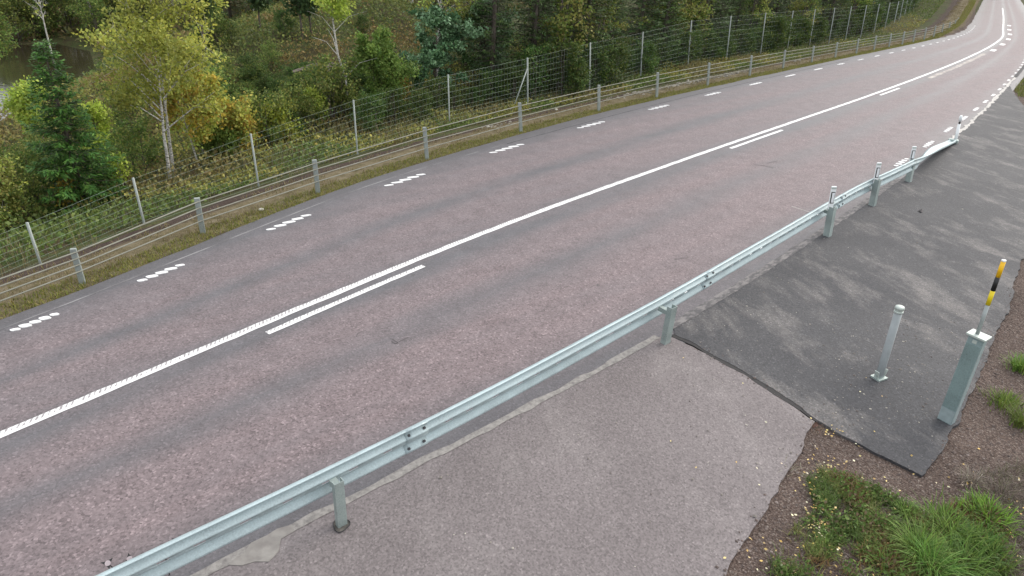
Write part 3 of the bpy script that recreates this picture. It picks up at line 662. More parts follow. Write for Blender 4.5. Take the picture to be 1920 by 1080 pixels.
mb = MB(); slab(mb, HB, HB + .028, .225, .19); mb.build('lid', M['lid'], e, bevel=.006)
def pole(z0, z1, mat, name, r=.032, par=e):
    mb = MB(); l2 = lean_vec(p, .062); mb.tube([l2 * z0, l2 * z1], r, 14); return mb.build(name, mat, par, True)
Z0, Z1 = HB + .02, 2.30; LZ = Z1 - Z0
mp = pole(Z0, Z0 + LZ * .41, simple('pale_pole', (.32, .35, .35), .45, .1), 'marker_pole', .022)
pole(Z0 + LZ * .41, Z0 + LZ * .60, M['yellow'], 'yellow_band', .025, mp); pole(Z0 + LZ * .60, Z0 + LZ * .78, M['black'], 'black_band', .025, mp)
pole(Z0 + LZ * .78, Z1 - .02, M['orange'], 'orange_band', .025, mp); pole(Z1 - .02, Z1, M['white'], 'end_cap', .024, mp)

# ------------------------------------------------------------------ loose stones, pebbles, litter
OCT = np.array([(1, 0, 0), (0, 1, 0), (-1, 0, 0), (0, -1, 0), (0, 0, 1), (0, 0, -1)], float)
OF = np.array([(0, 1, 4), (1, 2, 4), (2, 3, 4), (3, 0, 4), (1, 0, 5), (2, 1, 5), (3, 2, 5), (0, 3, 5)])
def stones(name, xy, size, cols, z=None, flat=.6, mat=None):
    n = len(xy); z = height(xy[:, 0], xy[:, 1]) if z is None else z
    V = np.repeat(OCT[None], n, 0) * rng.uniform(.6, 1.3, (n, 6, 1)) * size[:, None, None]; V[..., 2] *= flat
    th = rng.uniform(0, 6.28, n); c, s = np.cos(th)[:, None], np.sin(th)[:, None]
    x = V[..., 0] * c - V[..., 1] * s; y = V[..., 0] * s + V[..., 1] * c
    V = np.stack([x + xy[:, :1], y + xy[:, 1:], V[..., 2] + (z + size * flat * .25)[:, None]], -1).reshape(-1, 3)
    F = (OF[None] + (np.arange(n) * 6)[:, None, None]).reshape(-1, 3)
    return mesh_np(name, V, F, mat or M['stones'], col=np.repeat(cols, 8, 0))
def sample_px(n, x0, y0, x1, y1, z=0):
    px = rng.uniform(x0, x1, n); py = rng.uniform(y0, y1, n); return np.array([G(a, b, z) for a, b in zip(px, py)])
LP = np.array(light_pts); DP = np.array(dark_pts)
def off_paving(xy, m=.0):
    a, b = AB(xy[:, 0], xy[:, 1]); return (poly_sd(xy[:, 0], xy[:, 1], LP) > m) & (poly_sd(xy[:, 0], xy[:, 1], DP) > m) & (b < joint(a) - .5)
xy = rng.uniform((1.2, 2.2), (9.5, 13), (48000, 2)); ex = np.minimum(poly_sd(xy[:, 0], xy[:, 1], LP), poly_sd(xy[:, 0], xy[:, 1], DP)); a_, b_ = AB(xy[:, 0], xy[:, 1])
xy = xy[(ex > -rng.exponential(.035, len(xy))) & (b_ < joint(a_) - .5)]
pal = np.array([(.12, .093, .084), (.165, .130, .118), (.14, .108, .097), (.20, .165, .15), (.085, .066, .06), (.17, .135, .12)])
onp = (poly_sd(xy[:, 0], xy[:, 1], LP) < 0) | (poly_sd(xy[:, 0], xy[:, 1], DP) < 0); gz = np.where(onp, np.where(poly_sd(xy[:, 0], xy[:, 1], DP) < 0, .013, .006), height(xy[:, 0], xy[:, 1]))
tag(stones('gravel', xy, rng.gamma(4, .0019, len(xy)) + .003, pal[rng.integers(0, 6, len(xy))] * rng.uniform(.7, 1.3, (len(xy), 1)), gz), 'brown and pinkish gravel round the edge of the tarmac', 'gravel', kind='stuff')
# crumbs and grit on the tarmac
xy = np.concatenate([sample_px(420, 1280, 330, 1915, 880), sample_px(260, 1560, 600, 1800, 800), sample_px(90, 800, 700, 1500, 1070)])
pal2 = np.array([(.2, .18, .16), (.30, .27, .24), (.14, .12, .11), (.42, .39, .34)])
inside = (poly_sd(xy[:, 0], xy[:, 1], LP) < -.05) | (poly_sd(xy[:, 0], xy[:, 1], DP) < -.05); xy = xy[inside]
tag(stones('grit', xy, rng.gamma(3, .0022, len(xy)) + .003, pal2[rng.integers(0, 4, len(xy))], np.full(len(xy), .014)), 'small grit and crumbs scattered over the dark tarmac', 'grit', kind='stuff')
q = G(1726, 398)
o = stones('stone', np.array([[0., 0.]]), np.array([.075]), np.array([(.12, .11, .11)]), np.array([.0])); o.location = (q[0], q[1], .02); tag(o, 'lone dark stone lying on the dark tarmac', 'stone')
# light boulders in the far verge
for i, (px_, py_, s_, lb) in enumerate(((915, 236, .14, 'pale rounded stone in the verge under the cables, between two fence poles'), (1043, 203, .16, 'flat pale stone in the verge right of the braced fence pole'), (490, 397, .10, 'small white stone in the mossy verge beside the road'), (1292, 140, .12, 'white stone in the verge below the cables, farthest of the pale stones'))):
    q = G(px_, py_, -.1); zz = float(height(q[0], q[1])); o = stones('stone', np.array([[0., 0.]]), np.array([s_]), np.array([(.46, .44, .39)]), np.array([.0])); sb = o.modifiers.new('s', 'SUBSURF'); sb.levels = 1; sb.render_levels = 2
    o.location = (q[0], q[1], zz); tag(o, lb, 'stone')
# rubble ridge between verge and ditch
a = rng.uniform(13, 45, 3000); d = rng.normal(1.45, .18, 3000); keep = rng.uniform(0, 1, 3000) < .6 * sstep(.5, .85, vnoise(a, a * 0, 3.5, 61)); a, d = a[keep], d[keep]
xy = W(a, lgrass(a) + d) if False else np.stack([a * AX[0] + (lgrass(a) + d) * BX[0], a * AX[1] + (lgrass(a) + d) * BX[1]], 1)
tag(stones('rubble', xy, rng.gamma(3, .012, len(xy)) + .012, np.array([(.27, .25, .21)]) * rng.uniform(.45, 1.15, (len(xy), 1))), 'pale rubble lying along the edge of the ditch beyond the cables', 'rubble', kind='stuff')

# ------------------------------------------------------------------ leaf and blade generators
def quads(name, P, D, N, L, Wd, col, mat, parent=None, dia=True):
    """leaves: P base (n,3), D direction, N normal; diamond shaped"""
    D = D / np.linalg.norm(D, axis=1, keepdims=True); Sx = np.cross(D, N); Sx /= np.linalg.norm(Sx, axis=1, keepdims=True) + 1e-9
    L = L[:, None]; Wd = Wd[:, None]
    V = np.stack([P, P + D * L * .5 + Sx * Wd * .5, P + D * L, P + D * L * .5 - Sx * Wd * .5], 1).reshape(-1, 3)
    return mesh_np(name, V, np.arange(len(V)).reshape(-1, 4), mat, parent, col)
def blades(name, P, az, L, bend, wd, col, mat, parent=None, seg=3):
    """arching blades of grass"""
    n = len(P); out = []; fc = []
    hx, hy = np.cos(az), np.sin(az); sx, sy = -hy, hx
    for k in range(seg + 1):
        t = k / seg; ang = np.pi / 2 - bend * (t ** 1.2)          # start upright, bend outwards
        s = L * t; r = s * np.sin(bend * t * .6) ; z = s * np.cos(bend * t * .6)
        ww = wd * (1 - t) ** .7 * .5 + .0004
        c = np.stack([P[:, 0] + hx * r, P[:, 1] + hy * r, P[:, 2] + z], 1)
        sd_ = np.stack([sx * ww, sy * ww, 0 * ww], 1); out += [c - sd_, c + sd_]
    V = np.stack(out, 1).reshape(-1, 3); m = 2 * (seg + 1); base = (np.arange(n) * m)[:, None]
    F = np.concatenate([base + np.array([[2*k, 2*k+1, 2*k+3, 2*k+2]]) for k in range(seg)], 0)
    return mesh_np(name, V, F, mat, parent, np.tile(col, (seg, 1)))
def rdir(n, up=0.0):
    v = rng.normal(size=(n, 3)); v[:, 2] += up; return v / np.linalg.norm(v, axis=1, keepdims=True)
def mixcol(pal, n, var=.25):
    pal = np.array(pal); return pal[rng.integers(0, len(pal), n)] * rng.uniform(1 - var, 1 + var, (n, 1)) * rng.uniform(.93, 1.07, (n, 3))

GREENS = [(.11, .17, .035), (.15, .20, .045), (.09, .145, .033), (.18, .22, .05)]
YELLOW = [(.36, .40, .085), (.42, .43, .085), (.28, .35, .08), (.32, .37, .075)]
ORANGE = [(.36, .29, .05), (.42, .32, .05), (.28, .26, .055), (.32, .22, .045)]
LIME = [(.32, .40, .06), (.40, .46, .075), (.25, .32, .05)]
OLIVE = [(.18, .215, .055), (.24, .255, .07), (.28, .27, .075), (.20, .19, .06)]
SPR = [(.030, .058, .014), (.042, .076, .016), (.034, .064, .018), (.058, .094, .022)]
SPRB = [(.040, .085, .018), (.055, .108, .020), (.046, .094, .022), (.075, .125, .026)]
SPRD = [(.036, .088, .016), (.052, .112, .018), (.042, .098, .022), (.080, .145, .028)]
BLUEP = [(.14, .22, .12), (.18, .26, .15), (.10, .17, .08)]

# proto meshes: (trunk mesh, crown mesh) at unit scale in metres
def spruce(h, r, seed, pal=SPR, dens=1.0, drop=.03):
    rs = np.random.default_rng(seed); tk = MB()
    tk.tube([(0, 0, -.3), (0, 0, h * .5), (0, 0, h * .98)], [h * .014 + .01, h * .009 + .005, .006], 7)
    P = []; D = []; N = []; L = []; Wd = []; col = []
    z = h * drop
    while z < h * .985:
        t = z / h; rl = r * (1 - t) ** .82 * (.8 + .2 * min(1, t / .1)); nb = int(7 + 3 * (1 - t))
        a0 = rs.uniform(0, 6.28)
        for k in range(nb):
            az = a0 + k * 6.283 / nb + rs.uniform(-.25, .25); ln = rl * rs.uniform(.62, 1.15) + .08
            dr = rs.uniform(-.42, -.12) + .55 * t ** 1.5; cv = rs.uniform(.10, .35)
            bz = z + rs.uniform(-.05, .05); shade = rs.uniform(.7, 1.3)
            if ln > .5:
                q = [(math.cos(az) * ln * s, math.sin(az) * ln * s, bz + ln * (dr * s + cv * s * s)) for s in (0, .5, .9)]
                tk.tube(q, [.012, .008, .003], 3, False)
            n = max(5, int(ln * 30 * dens)); s = rs.uniform(.10, 1, n) ** .8
            c = np.stack([np.cos(az) * ln * s, np.sin(az) * ln * s, bz + ln * (dr * s + cv * s * s)], 1) + rs.normal(0, .025, (n, 3))
            sd_ = np.where(rs.uniform(size=n) < .5, 1, -1); spread = rs.uniform(.3, 1.15, n) * sd_
            ang = az + spread; d = np.stack([np.cos(ang), np.sin(ang), np.full(n, dr * .5) + rs.normal(-.12, .28, n)], 1)
            P.append(c); D.append(d); N.append(np.stack([rs.normal(0, .35, n), rs.normal(0, .35, n), np.ones(n)], 1))
            L.append((.07 + .14 * (1 - s * .5)) * rs.uniform(.7, 1.3, n) * (.5 + .5 * min(1, ln / .8))); Wd.append(rs.uniform(.022, .05, n))
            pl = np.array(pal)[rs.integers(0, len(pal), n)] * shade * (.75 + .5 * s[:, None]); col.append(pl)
        z += (.11 + .10 * (1 - t)) * (h / 7) ** .5
    return tk, [np.concatenate(q) for q in (P, D, N, L, Wd, col)]
def broad(h, r, seed, pal, leaf=.06, nleaf=5000, low=.25, stems=1, lean=(0, 0), trunk_r=None, clump=.22, pal2=None, limb_up=.9, sparse=.0, twist=.02):
    rs = np.random.default_rng(seed); tk = MB(); tips = []; tr_ = trunk_r or h * .011 + .012
    for s in range(stems):
        off = (rs.uniform(-.25, .25), rs.uniform(-.25, .25)) if stems > 1 else (0, 0); hh = h * (1 if s == 0 else rs.uniform(.75, .98))
        ly = (lean[0] + (rs.uniform(-.09, .09) if stems > 1 else 0), lean[1] + (rs.uniform(-.09, .09) if stems > 1 else 0))
        path = []; wx = wy = 0
        for k in range(9):
            t = k / 8; wx += rs.normal(0, twist) * h * .3; wy += rs.normal(0, twist) * h * .3
            path.append(Vector((off[0] + ly[0] * hh * t + wx * t, off[1] + ly[1] * hh * t + wy * t, -.25 + (hh * .97 + .25) * t)))
        tk.tube(path, [tr_ * (1 - .9 * k / 8) * (1.25 if k == 0 else 1) for k in range(9)], 7)
        nl = int((16 + 6 * h / 5) / (1 + .5 * (stems - 1)))
        for i in range(nl):
            t = low + (.97 - low) * ((i + rs.uniform()) / nl); f = t * 8; k = min(int(f), 7); b = path[k].lerp(path[k + 1], f - k)
            tt = (t - low) / (1 - low); pr = math.sin(math.pi * min(1, .18 + .82 * tt) ** .8) ** .7 if tt < 1 else .1
            ln = r * (.35 + .75 * pr) * rs.uniform(.6, 1.15); az = rs.uniform(0, 6.28); up = limb_up * rs.uniform(.6, 1.3)
            d = Vector((math.cos(az), math.sin(az), up)).normalized()
            m1 = b + d * ln * .5 + Vector((0, 0, ln * .04)); e1 = b + d * ln + Vector((0, 0, ln * rs.uniform(-.18, .1)))
            lr = tr_ * (1 - t) * .5 + .006
            tk.tube([b, m1, e1], [lr, lr * .6, .003], 4, False)
            for j in range(5):
                s_ = rs.uniform(.3, 1); c0 = (b.lerp(m1, s_ * 2) if s_ < .5 else m1.lerp(e1, s_ * 2 - 1)); v = Vector(rs.normal(size=3)) + d * .6; v.normalize()
                tl = ln * rs.uniform(.2, .45); tp = c0 + v * tl; tk.tube([c0, tp], [.005, .002], 3, False)
                tips.append((c0, tp, rs.uniform(.7, 1.3)))
    T0 = np.array([t[0] for t in tips]); T1 = np.array([t[1] for t in tips]); sh = np.array([t[2] for t in tips]); cnt = rs.integers(0, len(tips), nleaf)
    s = rs.uniform(0, 1.15, nleaf)[:, None]
    P = T0[cnt] * (1 - s) + T1[cnt] * s + rs.normal(0, clump * .45, (nleaf, 3)) * np.array([1, 1, .8])
    D = rs.normal(size=(nleaf, 3)); D[:, 2] -= .35; N = rs.normal(size=(nleaf, 3)) + np.array([0, 0, .5])
    L = leaf * rs.uniform(.7, 1.5, nleaf); Wd = L * rs.uniform(.55, .85, nleaf)
    pp = np.array(pal)[rs.integers(0, len(pal), nleaf)]
    if pal2 is not None:
        m_ = (rs.uniform(size=len(tips)) < .45)[cnt]; p2 = np.array(pal2)[rs.integers(0, len(pal2), nleaf)]; pp = np.where(m_[:, None], p2, pp)
    return tk, [P, D, N, L, Wd, pp * sh[cnt][:, None]]
def mk_tree(kind, loc, label, cat, tk, cr, bark_m, leaf_m, group=None, rz=None, crown='crown'):
    e = empty(kind, loc, label, cat, group, random.uniform(0, 6.28) if rz is None else rz)
    tk.build('trunk', bark_m, e, smooth=True)
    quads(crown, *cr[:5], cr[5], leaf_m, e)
    return e
def copy_tree(e0, loc, s, label, group, rz, sz=None):
    e = e0.copy(); C.objects.link(e); e.location = loc; e.scale = (s, s, sz or s); e.rotation_euler.z = rz
    e['label'] = label; e['group'] = group
    for ch in e0.children:
        c = ch.copy(); C.objects.link(c); c.parent = e
    return e
def at(px, py, z):
    p = G(px, py, z)
    for _ in range(12): z = float(height(p[0], p[1])); p = G(px, py, z)
    return np.array([p[0], p[1]]), z
def hero(fn, base, top, zguess=-.8, dmin=6.6):
    p, z = at(*base, zguess)
    for _ in range(200):
        a, b = AB(*p)
        if b - lgrass(a) >= dmin: break
        p = p * 1.01
    z = float(height(*p)); h = max(top_of(p, z, *top), .9); return p, z, h

# --- hero trees, from the photograph
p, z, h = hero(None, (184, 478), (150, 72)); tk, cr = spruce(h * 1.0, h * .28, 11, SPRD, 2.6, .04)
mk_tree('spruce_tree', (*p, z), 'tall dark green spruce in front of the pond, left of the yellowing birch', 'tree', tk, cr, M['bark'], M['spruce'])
p, z, h = hero(None, (335, 412), (300, -10)); tk, cr = broad(h, h * .36, 21, YELLOW, .07, 11500, .40, 2, (-.02, 0), .055, .26, [(.22, .27, .055), (.27, .30, .06)], 1.0)
mk_tree('birch_tree', (*p, z), 'tall yellow-green birch with two white trunks behind the fence, right of the dark spruce', 'tree', tk, cr, M['birch'], M['leaf'])
p, z, h = hero(None, (80, 515), (35, 300)); tk, cr = broad(h, h * .2, 22, OLIVE, .06, 3200, .4, 2, (-.03, 0), .03, .2, YELLOW)
mk_tree('birch_tree', (*p, z), 'thin yellowing birch with a pale crooked stem at the left edge behind the fence', 'tree', tk, cr, M['birch'], M['leaf'])
p, z, h = hero(None, (18, 520), (0, 300)); tk, cr = broad(h, h * .33, 23, OLIVE, .06, 5000, .2, 2, (0, 0), .03, .2, GREENS)
mk_tree('birch_tree', (*p, z), 'olive green young birch cut off by the left edge of the picture', 'tree', tk, cr, M['birch'], M['leaf'])
p, z, h = hero(None, (252, 440), (222, 318)); tk, cr = broad(h, h * .22, 24, LIME, .06, 500, .45, 1, (-.03, 0), .028, .2)
mk_tree('birch_sapling', (*p, z), 'thin white-stemmed birch sapling with few leaves just right of the spruce foot', 'sapling', tk, cr, M['birch'], M['leaf'])
p, z, h = hero(None, (165, 500), (150, 395)); tk, cr = broad(h, h * .22, 25, ORANGE, .06, 500, .3, 1, (0, 0), .02, .2)
mk_tree('birch_sapling', (*p, z), 'small orange-leaved birch sapling below the spruce', 'sapling', tk, cr, M['birch'], M['leaf'])
p, z, h = hero(None, (84, 275), (84, 160)); tk, cr = broad(h, h * .33, 26, LIME, .085, 4000, .35, 1, (0, 0), .04, .3, YELLOW, twist=.004)
mk_tree('willow_tree', (*p, z), 'rounded yellow-green willow on the near shore of the pond', 'tree', tk, cr, M['bark'], M['leaf'])
p, z, h = hero(None, (205, 300), (203, 192)); tk, cr = broad(h, h * .28, 27, LIME, .08, 2600, .1, 2, (0, 0), .02, .2)
mk_tree('willow_bush', (*p, z), 'bright lime green slender bush right beside the spruce', 'bush', tk, cr, M['bark'], M['leaf'])
p, z, h = hero(None, (392, 345), (365, 145)); tk, cr = broad(h, h * .33, 28, ORANGE, .08, 6000, .28, 2, (0, 0), .035, .25, YELLOW)
mk_tree('birch_tree', (*p, z), 'orange-yellow young birch just right of the tall birch', 'tree', tk, cr, M['birch'], M['leaf'])
p, z, h = hero(None, (455, 318), (460, 192)); tk, cr = broad(h, h * .45, 29, YELLOW, .08, 5200, .12, 3, (0, 0), .03, .25, ORANGE)
mk_tree('birch_bush', (*p, z), 'low spreading golden birch bush behind the fence, below the open slope', 'bush', tk, cr, M['birch'], M['leaf'])
p, z, h = hero(None, (525, 318), (520, 196)); tk, cr = broad(h, h * .45, 30, LIME, .08, 4600, .12, 3, (0, 0), .03, .25, YELLOW)
mk_tree('birch_bush', (*p, z), 'low yellow-green bush beside the golden one, below the open slope', 'bush', tk, cr, M['birch'], M['leaf'])
p, z, h = hero(None, (612, 292), (610, 165)); tk, cr = broad(h, h * .28, 31, LIME, .07, 2800, .15, 2, (0, 0), .02, .2, YELLOW)
mk_tree('birch_sapling', (*p, z), 'yellow-green sapling just left of the crooked white birch trunk', 'sapling', tk, cr, M['birch'], M['leaf'])
# crooked birch with bare lower trunk
p, z, h = hero(None, (668, 288), (612, -40))
tk, cr = broad(h, h * .17, 35, YELLOW, .08, 2600, .72, 1, (0, 0), .05, .25, LIME); tk = MB(); sc = []
for i, (qx, qy) in enumerate(((668, 288), (660, 235), (652, 190), (648, 145), (634, 105), (627, 60), (622, 20), (614, -38))):
    hh = top_of(p, z, qx, qy) if i else -.2
    dd = FW + RT * ((qx - 960) / 960 / F_) + UP * ((540 - qy) / 960 / F_); tt = math.hypot(*p) / math.hypot(dd.x, dd.y)
    sc.append(Vector((dd.x * tt - p[0], dd.y * tt - p[1], hh)))
tk.tube(sc, [.05, .042, .038, .034, .03, .026, .02, .01], 8)
for k in range(7):
    b = sc[3 + k % 4]; az = k * 2.1; tk.tube([b, b + Vector((math.cos(az) * .5, math.sin(az) * .5, .5)), b + Vector((math.cos(az) * 1.1, math.sin(az) * 1.1, .7))], [.015, .01, .003], 4, False)
cr[0] = cr[0] * np.array([1, 1, 1.0]) + np.array([sc[6].x * .9, sc[6].y * .9, 0])
mk_tree('birch_tree', (*p, z), 'crooked white-trunked birch with bare lower stem behind the fence beside the green rowan', 'tree', tk, cr, M['birch'], M['leaf'], rz=0)
p, z, h = hero(None, (712, 288), (705, 70)); tk, cr = broad(h, h * .44, 36, GREENS, .08, 11000, .1, 2, (0, 0), .05, .25, [(.10, .15, .03), (.13, .17, .035)])
mk_tree('rowan_tree', (*p, z), 'full green rowan behind the fence right of the crooked birch', 'tree', tk, cr, M['bark'], M['leaf'])
p, z, h = hero(None, (748, 256), (745, 150)); tk, cr = broad(h, h * .42, 37, [(.30, .23, .05), (.36, .28, .07), (.22, .17, .045)], .09, 1700, .5, 1, (0, 0), .03, .2)
mk_tree('rowan_sapling', (*p, z), 'small rowan with straw-yellow leaves on a thin bare stem in front of the pine', 'sapling', tk, cr, M['bark'], M['leaf'])
p, z, h = hero(None, (815, 228), (815, 20)); tk, cr = broad(h, h * .42, 38, BLUEP, .10, 12000, .3, 1, (0, 0), .07, .22, [(.05, .10, .045), (.07, .12, .05)], .45)
mk_tree('pine_tree', (*p, z), 'blue-green pine behind the fence between the rowan and the dark spruces', 'tree', tk, cr, M['bark'], M['spruce'])
p, z, h = hero(None, (905, 200), (900, 0)); tk, cr = broad(h, h * .34, 43, BLUEP, .10, 9000, .3, 1, (0, 0), .06, .22, [(.06, .12, .04), (.09, .15, .05)], .45)
mk_tree('pine_tree', (*p, z), 'second pine, right of the blue-green one, at the start of the dark spruce row', 'tree', tk, cr, M['bark'], M['spruce'])
p, z, h = hero(None, (688, 300), (690, 235)); tk, cr = spruce(h, h * .45, 39, SPRB, 1.3, .02)
mk_tree('young_spruce', (*p, z), 'small green spruce just behind the fence pole under the rowan', 'sapling', tk, cr, M['bark'], M['spruce'])
p, z, h = hero(None, (560, 338), (565, 278)); tk, cr = spruce(h, h * .42, 40, SPRB, 1.3, .02)
mk_tree('young_spruce', (*p, z), 'small green spruce behind the fence below the golden bushes', 'sapling', tk, cr, M['bark'], M['spruce'])
p, z, h = hero(None, (430, 372), (425, 290)); tk, cr = broad(h, h * .75, 41, [(.10, .15, .03), (.14, .18, .035)], .075, 3800, .05, 4, (0, 0), .02, .2, GREENS)
mk_tree('green_bush', (*p, z), 'fresh green bush just behind the fence right of the two birch trunks', 'bush', tk, cr, M['bark'], M['leaf'])
p, z, h = hero(None, (225, 470), (215, 375)); tk, cr = spruce(h, h * .36, 42, SPRB, 1.3, .02)
mk_tree('young_spruce', (*p, z), 'young spruce at the foot of the tall spruce', 'sapling', tk, cr, M['bark'], M['spruce'])

# --- wood behind the fence, right half, and backdrop
sp = [spruce(7.5, 1.55, 101, SPR, .95, .01), spruce(9.0, 1.7, 102, SPR, .85, .02), spruce(5.0, 1.35, 103, SPRB, 1.0, .01)]
DG = [(.050, .092, .022), (.070, .118, .026), (.040, .078, .020), (.12, .15, .04), (.06, .10, .024)]
bp = [broad(7.0, 1.9, 111, GREENS, .12, 5200, .12, 2, pal2=OLIVE, clump=.3), broad(8.0, 1.9, 112, YELLOW, .12, 4600, .3, 1, pal2=OLIVE, clump=.3), broad(2.4, 1.2, 113, [(.085, .14, .032), (.13, .18, .04), (.20, .215, .055)], .09, 2600, .05, 3, clump=.25), broad(2.3, 1.15, 114, DG, .085, 3600, .02, 4, clump=.22)]
protos = {}
def place(kind, k, x, y, s, label, group, sz=None):
    z = float(height(x, y)); key = (kind, k, )
    if key not in protos:
        if kind == 'spruce': e = mk_tree('spruce_tree', (x, y, z), label, 'tree', *sp[k], M['bark'], M['spruce'], group)
        else: e = mk_tree(('deciduous_tree', 'birch_tree', 'leafy_bush', 'leafy_bush')[k], (x, y, z), label, ('tree', 'tree', 'bush', 'bush')[k], *bp[k], M['birch'] if k == 1 else M['bark'], M['leaf'], group)
        e.scale = (s, s, sz or s); protos[key] = e
    else: copy_tree(protos[key], (x, y, z), s, label, group, random.uniform(0, 6.28), sz)
rt = random.Random(5)
L1 = 'dense dark spruce in the close row right behind the wire fence'; G1 = 'spruces in the row behind the fence'
L2 = 'green leafy tree between the spruces right behind the wire fence'; G2 = 'leafy trees in the row behind the fence'
L4 = 'low leafy bush filling the foot of the wood behind the wire fence'; G4 = 'bushes at the foot of the wood'
ffn = curve([(q[0], q[1]) for q in fp] + [(97, 34.5), (115, 39.5)])
a = 10.8
while a < 17.5:
    b = float(ffn(a)); x, y = W(a, b + rt.uniform(1.3, 1.9)); place('bush', 3, x, y, rt.uniform(.35, .6), L4, G4); a += rt.uniform(.8, 1.1)
a = 17.5
while a < 118:
    b = float(ffn(a)); x, y = W(a + rt.uniform(-.3, .3), b + rt.uniform(1.3, 2.2)); r_ = rt.random()
    if r_ < .8: place('spruce', rt.choice((0, 0, 2, 1)), x, y, rt.uniform(.85, 1.15), L1, G1)
    else: place('broad', 0, x, y, rt.uniform(.8, 1.05), L2, G2)
    for q_ in range(2 if a < 50 else 1):
        x, y = W(a + .5 + .8 * q_ + rt.uniform(-.3, .3), b + rt.uniform(.5, 1.1)); place('bush', 3, x, y, rt.uniform(.55, .95), L4, G4)
    a += rt.uniform(1.5, 2.1) * (1 if a < 45 else 1.5)
L5 = 'tall spruce deeper in the wood, half hidden by the front row behind the fence'; G5 = 'spruces deeper in the wood'
L6 = 'leafy tree deeper in the wood, half hidden by the front row behind the fence'; G6 = 'leafy trees deeper in the wood'
a = 16
while a < 125:
    for row in range(3):
        b = float(ffn(a)) + 4.2 + row * 3.6 + rt.uniform(-1, 1); x, y = W(a + rt.uniform(-1, 1), b)
        if math.hypot(x + 11.5, y - 36) < 9 and row < 3: continue
        if rt.random() < .7: place('spruce', rt.choice((0, 1, 1)), x, y, rt.uniform(.9, 1.25), L5, G5)
        else: place('broad', rt.choice((0, 1)), x, y, rt.uniform(.9, 1.2), L6, G6)
    a += 3.0 if a < 50 else 4.5
L11 = 'tree on the outer side of the road beyond the far bend'; G11 = 'trees beyond the far bend'
for i in range(70):
    a = rt.uniform(62, 150); b = float(joint(min(a, 112))) - rt.uniform(7, 34)
    if a < 80 and b > 8: b -= 6
    x, y = W(a, b)
    if rt.random() < .6: place('spruce', rt.choice((0, 1)), x, y, rt.uniform(.9, 1.3), L11, G11)
    else: place('broad', rt.choice((0, 1)), x, y, rt.uniform(.9, 1.2), L11, G11)
L12 = 'low rounded shrub growing on the open slope beyond the fence'; G12 = 'shrubs on the open slope'
for i in range(70):
    px_, py_ = rt.uniform(360, 690), rt.uniform(75, 225); p, z = at(px_, py_, 0.5); place('bush', rt.choice((2, 3, 3)), p[0], p[1], rt.uniform(.28, .55), L12, G12)
# trees on and beyond the open slope and across the pond
L7 = 'tree in the far forest edge beyond the open slope and the pond'; G7 = 'trees of the far forest edge'
for i in range(66):
    px_ = rt.uniform(-120, 900); dist = rt.uniform(50, 78)
    th = math.atan2((px_ - 960) / 960 / F_, math.cos(PITCH) + .2); x, y = math.sin(th) * dist, math.cos(th) * dist
    if poly_sd(np.array([x]), np.array([y]), POND)[0] < 1.5: continue
    k = rt.random()
    if k < .45: place('spruce', rt.choice((0, 1)), x, y, rt.uniform(.9, 1.3), L7, G7)
    elif k < .8: place('broad', 1, x, y, rt.uniform(.8, 1.2), L7, G7)
    else: place('broad', 0, x, y, rt.uniform(.8, 1.1), L7, G7)
L8 = 'yellowing bush on the far shore of the pond'; G8 = 'bushes on the far shore of the pond'
for (px_, py_) in ((5, 88), (30, 78), (60, 72), (85, 66), (20, 60), (55, 52), (100, 55), (-25, 100), (125, 60), (-50, 90), (190, 75), (215, 62)):
    p, z = at(px_, py_, -2.4); place('broad', 2, p[0], p[1], rt.uniform(1.0, 1.6), L8, G8)
L9 = 'shrub in the thicket on the pond shore, left of the spruce'; G9 = 'shrubs of the thicket by the pond'
for (px_, py_) in ((15, 370), (50, 350), (85, 320), (90, 345), (-30, 380), (25, 400), (70, 395), (20, 440), (55, 455), (-20, 470)):
    p, z, _h = hero(None, (px_, py_), (px_, py_ - 40)); place('broad', 2, p[0], p[1], rt.uniform(.35, .65), L9, G9)
L10 = 'low shrub in the thicket behind the fence between the tall birch and the rowan'; G10 = 'shrubs of the thicket below the slope'
for (px_, py_) in ((240, 350), (270, 330), (255, 250), (420, 250), (480, 270), (560, 250), (590, 290), (640, 300), (580, 200), (500, 320), (430, 190), (420, 150)):
    p, z, _h = hero(None, (px_, py_), (px_, py_ - 40)); place('broad', 2, p[0], p[1], rt.uniform(.45, .9), L10, G10)
# bare trunks standing on the slope
for i, (bx_, by_, tx_, ty_, mt, lb) in enumerate((
    (406, 122, 400, -30, 'birch', 'thin white birch trunk on the open slope, left one of the pale trunks'),
    (388, 108, 372, -30, 'bark', 'thin dark trunk standing just left of the thin white trunk on the open slope'),
    (493, 104, 488, -40, 'bark', 'straight grey pine trunk in the middle of the open slope'),
    (653, 92, 653, -40, 'birch', 'short piece of pale birch trunk above the crooked birch'),
    (104, 130, 96, -30, 'birch', 'thin pale dead trunk leaning over the pond'),
    (573, 128, 574, -40, 'bark', 'slim grey trunk on the slope behind the fallen branches'),
    (590, 122, 588, -40, 'bark', 'slimmest grey trunk, just right of its grey twin on the slope'))):
    p, z = at(bx_, by_, -.5); h = top_of(p, z, tx_, ty_)
    tk, cr = broad(h, h * .16, 140 + i, YELLOW if mt == 'birch' else [(.04, .08, .03), (.06, .10, .035)], .12, 60 if bx_ == 104 else 1500, .62, 1, (0, 0), .07 if mt == 'birch' else .085, .3)
    mk_tree('birch_tree' if mt == 'birch' else 'pine_tree', (*p, z), lb, 'tree', tk, cr, M[mt], M['leaf'])
